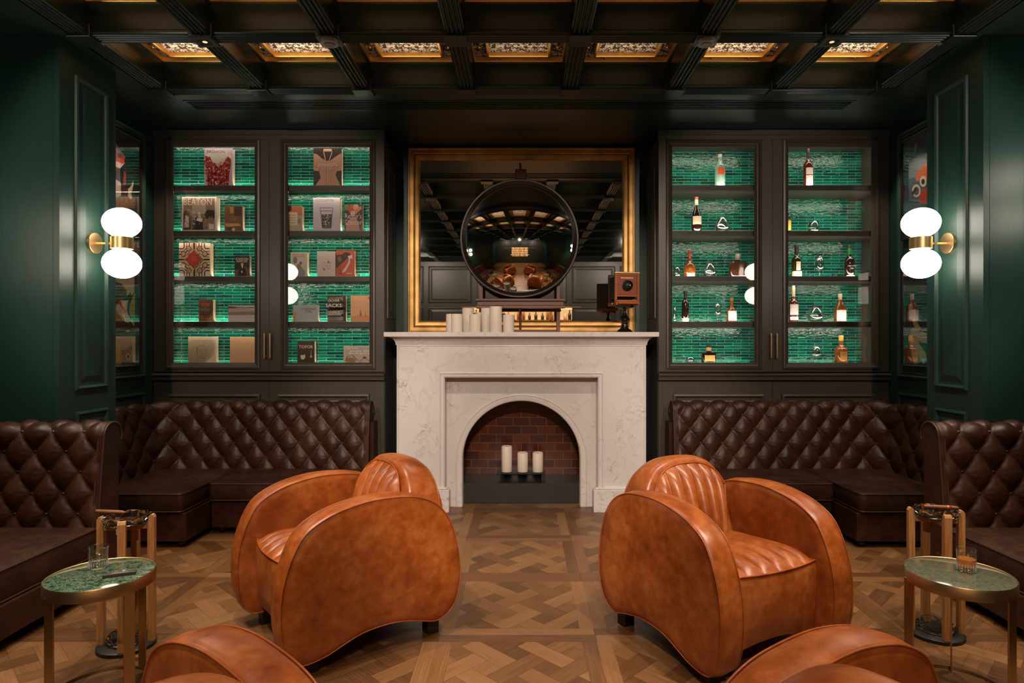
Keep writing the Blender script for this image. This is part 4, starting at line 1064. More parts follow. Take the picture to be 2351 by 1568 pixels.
b.bbox(-wd - .002, -wd + .016, y0, y1, .018, .255, .002); b.bbox(wd - .016, wd + .002, y0, y1, .018, .255, .002); b.bbox(-wd, wd, y0, y1, .018, .036, .002); b.bbox(-wd, wd, y0 + .004, y1, .062, .078, .002); b.bbox(-wd, wd, y0 + .004, y1, .24, .252, .002); b.obj('front_standard', M_CAMW, t)
b = MB(); b.bbox(-wd + .016, wd - .016, y0 + .008, y1, .078, .24, .002); b.obj('lens_board', m_panel('lens_board_wood', (.25, .055, .014), (5, 50, 50), .35), t)
b = MB(); b.bbox(-wd - .006, wd + .006, y0 - .004, y1, .255, .268, .002); b.bbox(-.055, .055, y0 + .002, y0 + .009, .212, .222, .001); b.obj('brass_fittings', M_BRASS, t)
ML = Matrix.Translation((.0, y0 + .008, .155)) @ Matrix.Rotation(PI / 2, 4, 'X')
b = MB(); b.lathe([(.046, 0), (.046, .008), (.040, .010), (.038, .045), (.036, .046), (.033, .030), (.0001, .028)], 32, M=ML, cap=False); lo = b.obj('lens_barrel', M_BLACK, t, auto=40)
b = MB(); b.lathe([(.033, .031), (.028, .038), (.016, .042), (.0001, .044)], 28, M=ML, cap=False); b.obj('lens_glass', plain('dark_coated_glass', (.02, .012, .006), .04, spec=1), lo, smooth=True)
b = MB(); rows = []
for k in range(17):
    y = -.055 + .15 * k / 16; i = .006 * (k % 2); a = .078 - i + .012 * k / 16; rows.append([(-a, y, .045 + i), (a, y, .045 + i), (a, y, .235 - i), (-a, y, .235 - i)])
b.grid(rows, closed_u=True); b.obj('bellows', M_BLK, t)
b = MB(); b.bbox(-wd, wd, .095, .125, .018, .26, .003); b.obj('rear_standard', M_DKW, t)
for s in (-1, 1):
    b = MB(); b.lathe([(.009, 0), (.010, .008), (.006, .012)], 12, M=Matrix.Translation((s * (wd + .002), -.02, .006)) @ Matrix.Rotation(s * PI / 2, 4, 'Y')); b.obj('focus_knob', M_BRASS, t, smooth=True)
# ------------------------------------------------------------------ books
def text_mesh(s, size, serif=False):
    cu = bpy.data.curves.new('t', 'FONT'); cu.body = s; cu.size = size; cu.align_x = 'CENTER'; cu.align_y = 'CENTER'; cu.resolution_u = 2; cu.space_line = .8
    o = bpy.data.objects.new('t', cu); COL.objects.link(o)
    dg = bpy.context.evaluated_depsgraph_get(); dg.update()
    me = bpy.data.meshes.new_from_object(o.evaluated_get(dg)); bpy.data.objects.remove(o); bpy.data.curves.remove(cu)
    return me
def lettering(parent, s, u, v, width, col, W, Hh, yoff, height=None, name='lettering'):
    me = text_mesh(s, 1.0); xs = [p.co.x for p in me.vertices]; ys = [p.co.y for p in me.vertices]
    if not xs: return
    k = width * W / (max(xs) - min(xs)); ky = k if height is None else height * Hh / (max(ys) - min(ys))
    mx, my = (max(xs) + min(xs)) / 2, (max(ys) + min(ys)) / 2
    for p in me.vertices:
        p.co = Vector(((p.co.x - mx) * k + (u - .5) * W, yoff, (p.co.y - my) * ky + v * Hh))
    me.materials.clear(); me.materials.append(hx(col)); me.name = name
    o = bpy.data.objects.new(name, me); COL.objects.link(o); o.parent = parent
    return o
def circ(u, v, r, asp=1, n=14, a0=0, a1=360): return [(u + r * cos(math.radians(a0 + (a1 - a0) * k / n)), v + r * asp * sin(math.radians(a0 + (a1 - a0) * k / n))) for k in range(n + (a1 - a0 < 360))]
def band(pts, wd):
    L, R_ = [], []
    for i in range(len(pts)):
        a, c = pts[max(i - 1, 0)], pts[min(i + 1, len(pts) - 1)]; dx, dy = c[0] - a[0], c[1] - a[1]; l = hyp(dx, dy) or 1
        L.append((pts[i][0] - dy / l * wd, pts[i][1] + dx / l * wd)); R_.append((pts[i][0] + dy / l * wd, pts[i][1] - dx / l * wd))
    return [[L[i], L[i + 1], R_[i + 1], R_[i]] for i in range(len(pts) - 1)]
def art_mesh(parent, items, W, Hh, y0, name='cover_art'):
    cols = []; b = MB()
    for i, (c, poly) in enumerate(items):
        if c not in cols: cols.append(c)
        b.cur = cols.index(c); y = y0 - .00012 * (i + 1)
        b.add([((max(0, min(1, u)) - .5) * W, y, max(0, min(1, v)) * Hh) for u, v in poly], [tuple(range(len(poly)))])
    return b.obj(name, [hx(c) for c in cols], parent, recalc=False), y0 - .00012 * (len(items) + 2)
def book(px, Z, thick, board, label, items=(), texts=(), lean=.0, group='books displayed face out in the green tiled cabinet', pages='D9C9AE', rot=0):
    x0, x1, yt, yb = px
    xa, zt = XZ(x0, yt, Z); xb, _ = XZ(x1, yt, Z); zb = EYE - (yb - PY0) / F * 5.42 + .0005
    W = xb - xa; Hh = zt - zb
    t = thing('book', label, 'book', ((xa + xb) / 2, Z, zb), rot, group)
    b = MB(); b.box(-W / 2, W / 2, 0, .0025, 0, Hh); b.box(-W / 2, W / 2, thick - .0025, thick, 0, Hh); b.box(-W / 2, -W / 2 + .0025, .0025, thick - .0025, 0, Hh); b.obj('cover', hx(board), t)
    b = MB(); b.box(-W / 2 + .0025, W / 2 - .004, .0025, thick - .0025, .003, Hh - .003); b.obj('pages', hx(pages), t)
    y = -.0002
    if items: _, y = art_mesh(t, items, W, Hh, -.0001)
    for s, u, v, wd, col, *h in texts: lettering(t, s, u, v, wd, col, W, Hh, y - .0002, h[0] if h else None)
    return t
R = random.Random(5)
SY = [425.4, 529.7, 634, 738.3, 832.6]
ZB = 5.432
# 1 pink dress
it = [('CBB3C4', [(0, 0), (1, 0), (1, 1), (0, 1)]), ('E4D6CC', [(.02, .80), (.25, .92), (.45, .97), (.75, .95), (.98, .80), (.95, .6), (.05, .6)]),
      ('A02C2C', [(.15, 0), (.12, .3), (.04, .55), (.05, .72), (.2, .78), (.3, .62), (.5, .5), (.72, .6), (.84, .78), (.95, .72), (.95, .55), (.9, .3), (.88, 0)])]
for k in range(420):
    u, v = R.uniform(.06, .94), R.uniform(0, .76)
    if v > .50 + .70 * abs(u - .5) or abs(u - .5) > .36 + .1 * (v > .3): continue
    it.append((R.choice(('C8453F', 'D96A5A', 'B8303A', 'E59A80', '8E1F2A', 'E8C8A8')), circ(u, v, R.uniform(.018, .038), .7, 7)))
book((469, 533, 340, SY[0]), ZB, .055, 'CBB3C4', 'art book with a red beaded dress on a lilac cover, top left shelf', it, [('FASHION', .5, .87, .62, '4A3A48')])
it = [('35221C', [(0, 0), (1, 0), (1, 1), (0, 1)]), ('D8A083', [(0, .85), (.12, .84), (.3, .72), (.45, .66), (.6, .67), (.8, .78), (.98, .86), (1, .4), (.82, .38), (.78, .28), (.95, 0), (.06, 0), (.25, .2), (.2, .38), (0, .4)]),
      ('D9B08C', [(.36, .98), (.64, .98), (.66, .91), (.34, .91)])]
it += [('E7C9A8', q) for q in band([(.36, .9), (.42, .68)], .012) + band([(.66, .9), (.56, .68)], .012)]
for k in range(16): it.append((R.choice(('C78E70', 'E9BFA4', 'D39A7C')), [(.3 + k * .025, .05), (.315 + k * .025, .05), (.34 + k * .022, .6), (.33 + k * .022, .6)]))
for k in range(24):
    u = R.uniform(.05, .95); it.append((R.choice(('E9C2A6', 'C68A6C')), circ(u, R.uniform(.42, .62) , .03, .8, 6)))
book((720, 784.5, 340, SY[0]), ZB, .055, '35221C', 'art book with a peach ruffled dress on a dark cover', it, [('FASHION', .5, .55, .66, 'EFE2D0')])
it = [('D8C8BC', [(0, 0), (1, 0), (1, 1), (0, 1)]), ('8A7360', [(.035, .03), (.955, .03), (.955, .96), (.035, .96)]), ('4B382C', [(.035, .03), (.25, .03), (.3, .4), (.2, .55), (.1, .62), (.035, .5)]), ('33251D', [(.3, .03), (.62, .03), (.6, .3), (.45, .42), (.3, .3)]),
      ('B49E88', [(.3, .5), (.7, .5), (.68, .9), (.3, .92)]), ('2E211A', [(.7, .35), (.955, .38), (.955, .6), (.74, .62), (.66, .5)]), ('E6D9CA', [(.42, .3), (.58, .26), (.6, .36), (.44, .38)]), ('E0D0BE', circ(.5, .52, .035)), ('C9B6A2', [(.46, .36), (.56, .36), (.54, .5), (.47, .5)]), ('D9CBBB', [(.78, .05), (.93, .05), (.93, .2), (.78, .22)]), ('C7B49E', [(.06, .1), (.2, .1), (.2, .42), (.1, .46)])]
for k in range(40): it.append((R.choice(('5B4638', 'A08A76', 'C7B49E', '3A2B22')), circ(R.uniform(.06, .93), R.uniform(.05, .5), R.uniform(.01, .03), 1, 5)))
book((418, 496.6, 452, SY[1]), ZB, .07, 'D8C8BC', 'large square photography book lettered BEATON in cream capitals', it, [('BEATON', .47, .85, .82, 'F0DCC8', .19)])
it = [('7C5430', [(0, 0), (1, 0), (1, 1), (0, 1)]), ('B5853F', [(.3, .7), (.5, .7), (.5, .95), (.3, .95)]), ('4A2F1C', [(.55, .6), (.95, .6), (.95, .98), (.55, .98)]), ('C79A66', [(0, .3), (.8, .3), (.9, .2), (.1, .16)]), ('5A3A22', [(.1, 0), (.4, 0), (.35, .15), (.1, .16)]), ('D9B98A', circ(.5, .06, .09, .7))]
book((515.6, 557, 472.4, SY[1]), ZB, .05, '7C5430', 'small brown book showing an old painted room, right of the BEATON book', it, [('LORD\nSEASON\nTHOUGHTS', .5, .5, .4, 'EBD9B8')][:0] + [('~ ~ ~\n~ ~ ~ ~\n~ ~ ~', .5, .48, .42, 'EBD9B8')])
# patterned
it = [('E6D2B4', [(0, 0), (1, 0), (1, 1), (0, 1)])]
for s1 in (0, 1):
    for s2 in (0, 1):
        c = [(0, 0), (.34, 0), (0, .34)]; f = lambda u, v: (1 - u if s1 else u, 1 - v if s2 else v)
        for j in range(5):
            o_ = .05 + j * .085; it += [(('2A1C18', 'B8452E', '2A1C18', 'C98A3C', '2A1C18')[j], [f(*p) for p in q]) for q in band([(0, o_ + .12), (.12 + o_ * .2, o_ + .12), (.12 + o_, .12 + o_ * .2), (.12 + o_, 0)], .016)]
        for rr_, cc in ((.085, '2A1C18'), (.062, 'E6D2B4'), (.042, 'A8442C'), (.02, 'E6D2B4')): it.append((cc, circ(*f(.32, .17), rr_))); 
        for rr_, cc in ((.085, '2A1C18'), (.062, 'E6D2B4'), (.042, 'C98A3C'), (.02, 'E6D2B4')): it.append((cc, circ(*f(.15, .33), rr_)))
st = lambda r: [(.5 + (r * (1.0 if k % 4 == 0 else .78 if k % 2 == 0 else .66)) * cos(PI * k / 8), .5 + (r * (1.0 if k % 4 == 0 else .78 if k % 2 == 0 else .66)) * sin(PI * k / 8)) for k in range(16)]
it += [('2A1C18', st(.34)), ('E6D2B4', st(.32)), ('2A1C18', st(.295)), ('C8412C', st(.275))]
book((411, 482.4, 558, SY[2]), ZB, .06, 'CDB48C', 'square book with an ornate black and cream scroll pattern round a red star', it, [('TALES\nAND\nCONTES', .5, .52, .25, 'C98A4A')])
it = [('1C1210', [(0, 0), (1, 0), (1, 1), (0, 1)]), ('6B3A20', [(.0, .0), (1, 0), (1, .35), (.7, .5), (.3, .3), (0, .3)]), ('0C0808', [(.2, .0), (.3, .35), (.42, .5), (.6, .5), (.75, .3), (.8, 0)]), ('D9A782', circ(.5, .57, .085)), ('E8DCCB', [(.46, .5), (.56, .5), (.52, .36)]), ('C99A78', circ(.48, .22, .06))]
book((539, 573, 587, SY[2]), ZB, .05, '1C1210', 'small dark portrait book lettered STAMFORD RAFFLES', it, [('STAMFORD', .5, .84, .86, 'E8D2B0', .1), ('RAFFLES', .5, .73, .7, 'E8D2B0', .1)])
it = [('8A6B4E', [(0, 0), (1, 0), (1, 1), (0, 1)]), ('C98A5C', [(0, 0), (1, 0), (1, .24), (0, .3)]), ('D8695C', [(.18, .7), (.76, .7), (.76, .85), (.18, .85)])]
for k in range(26): it.append((R.choice(('4A2F20', '6A4630', 'E0A070')), circ(R.uniform(.1, .8), R.uniform(.14, .36), R.uniform(.02, .05), .7, 6)))
book((456, 489, 687.3, SY[3]), ZB, .05, 'B58A66', 'small brown book with a pink title block, below the patterned book', it, [('THE\nPHYSIOLOGY\nOF TASTE', .48, .55, .78, 'EEDFCB')])
it = [('CDBFB4', [(0, 0), (1, 0), (1, 1), (0, 1)]), ('8C8272', [(0, .4), (.85, .4), (1, .55), (1, .72), (0, .86)]), ('4F4A42', [(0, .8), (.3, .86), (.6, .82), (1, .84), (1, .9), (.5, .88), (0, .95)]), ('B3A28C', [(0, .58), (.6, .62), (1, .6), (1, .74), (0, .8)])]
for k in range(30): it.append(('5A5046', circ(R.uniform(.02, .95), R.uniform(.38, .5), .008, 2, 5)))
book((524, 600, 701, SY[3]), ZB, .05, 'CDBFB4', 'wide landscape-format book with a pale beach scene', it, [('. . . . . . .', .55, .25, .5, '4A4038')])
it = [('E0C8A8', [(0, 0), (1, 0), (1, 1), (0, 1)])]
for q in ([(.36, .6), (.3, .45), (.36, .28), (.46, .16), (.58, .18), (.66, .32), (.68, .48), (.62, .6), (.5, .66), (.4, .64), (.36, .6)], [(.38, .42), (.46, .44)], [(.54, .44), (.63, .43)], [(.5, .42), (.48, .32), (.54, .31)], [(.43, .25), (.56, .25)], [(.38, .47), (.46, .49)], [(.54, .49), (.63, .48)], [(.3, .3), (.34, .5), (.3, .6)], [(.42, .2), (.5, .14), (.6, .2)]): it += [('8A6F34', p) for p in band(q, .006)]
book((432, 495.7, 772.5, SY[4]), ZB, .045, 'E0C8A8', 'cream square book with a line-drawn face lettered CARTIER-BRESSON', it, [('CARTIER-BRESSON', .5, .84, .74, '8A6F4A', .045), ('SCRAPBOOK', .38, .75, .42, 'C08A5A', .03)][:1])
book((528, 600, 773.5, SY[4]), ZB, .05, 'CFA27A', 'plain peach-coloured book on the bottom shelf', [('CFA27A', [(0, 0), (1, 0), (1, 1), (0, 1)]), ('C79468', [(.45, .42), (.8, .42), (.8, .44), (.45, .44)]), ('C79468', [(.4, .32), (.8, .32), (.8, .335), (.4, .335)])])
# door 2
it = [('B9A58E', [(0, 0), (1, 0), (1, 1), (0, 1)]), ('C4714C', [(0, .62), (1, .62), (1, 1), (0, .98)]), ('3A2418', [(0, .75), (.3, .8), (.3, 1), (0, 1)]), ('E3CDA4', [(0, .22), (.68, .22), (.68, .74), (0, .74)]), ('8A9070', circ(.8, .4, .12))]
for k in range(4): it.append(('8A6848', [(.1, .32 + k * .1), (.58, .32 + k * .1), (.58, .335 + k * .1), (.1, .335 + k * .1)]))
book((659, 694, 472.4, SY[1]), ZB, .05, 'C4A684', 'small book with a cream label over a rust and green cover, beside the dark stile', it)
it = [('D4CCD0', [(0, 0), (1, 0), (1, 1), (0, 1)]), ('BDB4B6', [(.0, .84), (1, .84), (1, .845), (0, .845)]), ('33271F', [(.34, .12), (.68, .12), (.7, .5), (.32, .5)]), ('4A3A2E', [(.33, .11), (.69, .11), (.66, .08), (.36, .08)])]
for k in range(60): it.append((R.choice(('D8D0CA', '8A7A68', 'E8E0DA')), circ(R.uniform(.36, .66), R.uniform(.14, .48), .014, 1.2, 5)))
for q in ([(.26, .69), (.36, .08)], [(.74, .69), (.66, .08)], [(.26, .69), (.74, .69)], [(.28, .6), (.72, .6)]): it += [('4A3A30', p) for p in band(q, .007)]
book((719, 780.3, 454, SY[1]), ZB, .07, 'D4CCD0', 'white book with a drawing of a filled drinking glass', it, [("L'UTOPIE AU QUOTIDIEN\nLA VIE ORDINAIRE EN URSS", .42, .92, .74, '5A4A44')])
it = [('3A1C14', [(0, 0), (1, 0), (1, 1), (0, 1)]), ('C8502E', circ(.4, .82, .2)), ('E6A070', circ(.62, .9, .16, .8)), ('7A7A3A', circ(.12, .9, .13)), ('D98A5C', [(.5, .75), (.9, .95), (.95, .85), (.6, .62)]), ('D9A088', [(.05, 0), (.1, .3), (.35, .5), (.65, .5), (.8, .2), (.85, 0)]), ('E8B89C', circ(.45, .66, .13, .8)), ('B0603A', [(.85, .0), (1, 0), (1, .5), (.9, .4)])]
book((791, 833, 469.6, SY[1]), ZB, .045, '3A1C14', "small red and black dance book lettered Renoir's Dancer", it, [("Renoir's", .48, .57, .9, 'F4E6DC', .2), ('Dancer', .5, .33, .9, 'F4E6DC', .2)])
it = [('C8C0A8', [(0, 0), (1, 0), (1, 1), (0, 1)]), ('7A7868', circ(.28, .66, .13, 1.1)), ('8A8876', [(.1, .2), (.5, .52), (.9, .2), (.85, 0), (.1, 0)]), ('B06A4A', circ(.5, .4, .13)), ('5A5648', circ(.62, .55, .07))]
book((667, 705, 579, SY[2]), ZB, .055, 'C8C0A8', 'pale book with grey shapes and red hand lettering behind the glass reflection', it, [('con les\ndanses', .5, .88, .8, 'B84A34', .16)])
it = [('E2CFC2', [(0, 0), (1, 0), (1, 1), (0, 1)])]
for u, v in ((.38, .42), (.62, .44)):
    it += [('8A6A50', circ(u, v, .085, 2.0)), ('E2CFC2', circ(u, v, .072, 2.1)), ('B0603A', circ(u, v + (-.15 if u < .5 else .13), .05, 1.0, 10))]
it.append(('6A5A50', circ(.76, .54, .02, 1.6)))
book((728, 770, 577, SY[2]), ZB, .035, 'E2CFC2', 'pale pink book with two outlined shoes', it, [('PORTRAITS\nOF SOLES', .5, .89, .55, 'B09A8C')][:0])
it = [('D4532C', [(0, 0), (1, 0), (1, 1), (0, 1)]), ('2E1E18', [(0, .82), (.3, .84), (.5, .93), (.72, .9), (.86, .78), (.84, .72), (.66, .76), (.56, .66), (.4, .55), (.2, .45), (.06, .3), (0, .35)]), ('5A3A2A', circ(.48, .8, .07)), ('8A5A3A', circ(.18, .66, .12)), ('E6D6CC', [(.62, .78), (.86, .83), (.9, .68), (.78, .7), (.74, .5), (.5, .18), (.34, .14), (.36, .22), (.6, .45), (.7, .66)])]
it += [('2E1E18', q) for q in band([(.08, .3), (.12, .12), (.34, .08)], .012) + band([(.2, .45), (.22, .1)], .010)]
book((772, 814, 575, SY[2]), ZB, .05, 'D4532C', 'bright orange book with a dark bird holding a ribbon', it, [('PHILIP', .72, .11, .32, 'F4DCCB', .05)])
book((673, 729.5, 700, SY[3]), ZB, .05, 'AAB0B0', 'grey book with dark capitals half hidden by the lamp reflection', [('AAB0B0', [(0, 0), (1, 0), (1, 1), (0, 1)]), ('C98A2C', [(0, 0), (.1, 0), (.14, .5), (0, .6)])], [('LOOKING\nFOR', .62, .68, .6, '3A4246')])
it = [('241A16', [(0, 0), (1, 0), (1, 1), (0, 1)])]
for k in range(5):
    for j in range(4):
        u, v = .1 + .2 * k + .1 * (j % 2), .1 + .25 * j
        for rr_ in (.10, .065, .03): it += [('A89684', q) for q in band([p for p in circ(u, v, rr_, .75, 12)] + [(u + rr_, v)], .006)]
it += [('241A16', [(.1, .82), (.9, .82), (.9, .74), (.1, .74)]), ('241A16', [(.04, .68), (.96, .68), (.96, .52), (.04, .52)])]
book((752, 794, 678.5, SY[3]), ZB, .055, '241A16', 'black book with pale concentric rings lettered OLIVER SACKS', it, [('OLIVER', .5, .78, .62, 'E8DCCB', .085), ('SACKS', .5, .6, .86, 'E8DCCB', .13), ('THE RIVER OF\nCONSCIOUSNESS', .5, .3, .82, 'D8CCBB', .16)])
it = [('D6A070', [(0, 0), (1, 0), (1, 1), (0, 1)]), ('C88850', [(0, 0), (1, 0), (1, .24), (0, .22)]), ('9A5C30', [(.36, .2), (.4, .5), (.46, .2)]), ('8A5A34', [(.7, .95), (1, 1), (1, .6), (.8, .75)]), ('B87C4A', [(.55, .2), (.65, .2), (.6, .38)])]
book((805, 862, 678.5, SY[3]), ZB, .05, 'D6A070', 'peach book with hazy sailing boats, partly behind the door frame', it)
it = [('33261C', [(0, 0), (1, 0), (1, 1), (0, 1)]), ('CFC2AE', circ(.32, .28, .14, 1.0)), ('33261C', circ(.3, .4, .12, .5)), ('6A5848', circ(.36, .26, .02, 1)), ('C99A40', circ(.8, .28, .07, .7)), ('C99A40', [(.78, .3), (.81, .3), (.82, .56), (.79, .56)])]
book((682.8, 722, 783, SY[4]), ZB, .06, '33261C', 'dark brown book lettered TOPOR with a small face and lute', it, [('TOPOR', .5, .73, .82, 'E6C898', .15)])
it = [('B5A494', [(0, 0), (1, 0), (1, 1), (0, 1)]), ('8A6C46', circ(.22, .12, .16, 1.2)), ('6A5236', circ(.66, .3, .06, 1.2))]
it += [('4A3A2A', q) for q in band([(.06, .1), (.12, .38), (.28, .44), (.4, .2), (.5, .06), (.66, .3), (.8, .1), (.95, .3)], .014)]
for k in range(22): it += [('8A7A6A', q) for q in band([(R.uniform(0, .9), R.uniform(.4, .95)), (R.uniform(0, 1), R.uniform(.4, .95))], .003)][:1]
book((789, 862, 794.5, SY[4]), ZB, .05, 'B5A494', 'grey-beige book lettered peuple des champignons', it, [('Le petit', .3, .86, .36, 'F0E6DC', .12), ('peuple des\nchampignons', .5, .63, .72, 'F0E6DC', .3)])

# ------------------------------------------------------------------ bottles and glasses
def m_bottle(name, c, rough=.08):
    m = NT(name); m.P(Base_Color=(*c, 1), Roughness=rough); m.b.inputs['Coat Weight'].default_value = .5; m.b.inputs['Coat Roughness'].default_value = .03
    m.b.inputs['Transmission Weight'].default_value = .25; return m.mat
BC = {'dark': m_bottle('dark_spirit_bottle', (.022, .007, .004)), 'red': m_bottle('ruby_spirit_bottle', (.14, .018, .008)), 'amber': m_bottle('amber_spirit_bottle', (.28, .075, .014)),
      'green': m_bottle('green_black_bottle', (.035, .03, .006)), 'brown': m_bottle('brown_bottle', (.055, .02, .01)), 'clear': m_bottle('frosted_clear_bottle', (.30, .50, .38), .15), 'bgreen': m_bottle('bright_green_glass', (.02, .16, .03))}
GB = 'spirit bottles in the green tiled cabinet'
def bottle(x0, x1, yt, shelf, colour, label, cap='1C1210', labels=(), shape='round', neck=.62, texts=(), neckcol=None, capfrac=.14, nw=.32, Y=5.53):
    yb = SY[shelf]; zt = EYE - (yt - PY0) / F * Y; zb = EYE - (yb - PY0) / F * 5.42 + .0005
    xm = ((x0 + x1) / 2 - PX0) / F * Y; r = (x1 - x0) / 2 / F * Y; h = zt - zb
    t = thing('bottle', label, 'bottle', (xm, Y, zb), 0, GB)
    sh = {'round': [(.0001, 0), (.92, 0), (1, .02), (1, neck * .86), (.93, neck * .93), (.62, neck), (nw * 1.1, neck + .06), (nw, neck + .12), (nw, 1 - capfrac)],
          'slope': [(.0001, 0), (.9, 0), (1, .03), (1, neck * .6), (.9, neck * .75), (.6, neck * .93), (nw, neck + .06), (nw, 1 - capfrac)],
          'squat': [(.0001, 0), (.85, 0), (1, .04), (1, neck * .55), (.93, neck * .72), (.7, neck * .88), (nw * 1.15, neck), (nw, neck + .08), (nw, 1 - capfrac)],
          'flask': [(.0001, 0), (.95, 0), (1, .02), (1.0, neck * .95), (.95, neck), (nw, neck + .03), (nw, 1 - capfrac)]}[shape]
    sh = [(a * r, b_ * h) for a, b_ in sh]
    if shape in ('flask',):
        b = MB(); rows = []
        for rr_, z in sh:
            w_ = max(rr_, .0001); d = min(w_, .036); ex = 5 if w_ > r * .6 else 2
            rows.append([(w_ * math.copysign(abs(cos(a)) ** (2 / ex), cos(a)), d * math.copysign(abs(sin(a)) ** (2 / ex), sin(a)), z) for a in [2 * PI * k / 32 for k in range(32)]])
        b.grid(rows, closed_u=True); b.obj('glass_body', BC[colour], t, auto=40); fr = .0365
    else:
        b = MB(); b.lathe(sh, 28, cap=False); b.obj('glass_body', BC[colour], t, auto=50); fr = None
    cr = nw * r * 1.12; b = MB(); b.lathe([(cr, h * (1 - capfrac) - .001), (cr * 1.02, h * (1 - capfrac * .5)), (cr, h - .001), (cr * .9, h), (.0001, h)], 20, cap=False); b.obj('cap', hx(cap, .35), t, auto=40)
    if neckcol:
        b = MB(); b.lathe([(nw * r * 1.05, h * (neck + .09)), (nw * r * 1.05, h * (1 - capfrac))], 20, cap=False); b.obj('neck_sleeve', hx(neckcol, .4), t, smooth=True)
    for col, v0, v1, ang in labels:
        b = MB()
        if fr: b.box(-r * ang / 60, r * ang / 60, -fr - .001, -fr, h * v0, h * v1)
        else:
            rr_ = r * 1.012
            b.grid([[(rr_ * sin(math.radians(a)), -rr_ * cos(math.radians(a)), z) for a in [(-ang + 2 * ang * k / 14) for k in range(15)]] for z in (h * v0, h * v1)])
        b.obj('paper_label', hx(col), t, smooth=not fr)
    for s, v, wd, col in texts: lettering(t, s, .5, v, wd, col, 2 * r, h, -(fr or r) * 1.02 - .003)
    return t
bottle(1641.4, 1664.7, 354.7, 0, 'clear', 'clear ribbed bottle with a square orange label on the top shelf', 'A8A49A', [('D9552C', .38, .58, 38)], neck=.72, nw=.36, capfrac=.1)
bottle(1845, 1866, 341.7, 0, 'red', 'tall dark red bottle with two white label panels, top shelf', '1A100C', [('D8C8BE', .33, .5, 48), ('D8C8BE', .06, .31, 48)], neck=.66, neckcol='2A1812', nw=.30)
bottle(1588, 1610, 452.7, 1, 'dark', 'dark cognac bottle with red cap and cream label', 'C0362A', [('DCC8AA', .22, .45, 62)], shape='slope', neck=.68, neckcol='DCC8A8', capfrac=.07, nw=.36)
bottle(1799, 1815.8, 489, 1, 'dark', 'dark bottle half hidden behind the centre door frame', '14100C', [('C99A3C', .1, .6, 70)], neck=.7)
bottle(1569.7, 1597, 574.4, 2, 'amber', 'amber bottle with a silver stag emblem and red neck', '8A2A1C', [('E0B8A0', .0, .14, 40)], shape='squat', neck=.58, neckcol='A83A26', nw=.26)
o = [c for c in bpy.data.objects if c.name.startswith('bottle')][-1]
b = MB()
st_ = [(-.5, .44), (-.34, .42), (-.2, .36), (-.1, .38), (.1, .38), (.2, .36), (.34, .42), (.5, .44), (.32, .34), (.16, .29), (.14, .2), (0, .13), (-.14, .2), (-.16, .29), (-.32, .34)]
b.add([(u * .052, -.0535, v * .222) for u, v in st_], [tuple(range(len(st_)))]); b.obj('stag_emblem', M_BRASS, o)
bottle(1674.5, 1713, 583, 2, 'brown', 'square cut-glass decanter of brown spirit with glass stopper', '8C8880', shape='flask', neck=.66, nw=.26, capfrac=.26)
bottle(1565, 1581.7, 668, 3, 'dark', 'slim black bottle with gold writing, fourth shelf', '120E0C', [('D8C4A4', .0, .12, 80)], neck=.68, nw=.42, neckcol='1A1410', texts=[('BLACK\nDRAM', .34, .6, 'B08A40')][:0])
bottle(1669, 1691, 683.5, 3, 'amber', 'small round amber bottle with white label beside the lamp reflection', 'A8642A', [('DCCCC0', .05, .45, 60)], shape='squat', neck=.62, nw=.3)
bottle(1611, 1643, 793, 4, 'dark', 'squat wide-shouldered bottle with a yellowed label on the bottom shelf', '3A1C10', [('C9A860', .06, .42, 44)], shape='flask', neck=.58, nw=.34, neckcol='B8946A', capfrac=.1)
bottle(1817.8, 1840, 562, 2, 'green', 'olive bottle with oval cream label, cream band and black neck', '16120E', [('E0CFB4', .0, .18, 80), ('DCD0B8', .2, .47, 26)], neck=.62, neckcol='2A2418', nw=.38)
bottle(1939, 1961, 562, 2, 'dark', 'dark bottle with a bright green neck lettered LAPHROAIG', '1C1414', [('B8A894', .0, .06, 60)], neck=.60, nw=.40, neckcol='1E6A24', capfrac=.11, texts=[('LAPHROAIG', .34, .9, 'D8CFC0'), ('TEN', .26, .3, 'D8CFC0')])
bottle(1811.5, 1832, 655.7, 3, 'red', 'dark red bottle with tall white label and pale neck', 'D8C0A4', [('E0D2C8', .19, .48, 66), ('E0D2C8', .05, .14, 66)], shape='round', neck=.60, nw=.34, neckcol='D0B090', capfrac=.12)
bottle(1916, 1941.5, 674.8, 3, 'amber', 'round-shouldered amber bottle with a square white label', 'C9B09A', [('E2D4CA', .03, .42, 58)], shape='slope', neck=.7, nw=.3, neckcol='C8A890')
bottle(1917, 1945, 770, 4, 'amber', 'amber bottle with gold cap and gold-framed label, bottom shelf', 'C09040', [('A87A3C', .06, .40, 34)], neck=.56, nw=.32, neckcol='7A4A20', capfrac=.2)
GG = 'clear glassware in the green tiled cabinet'
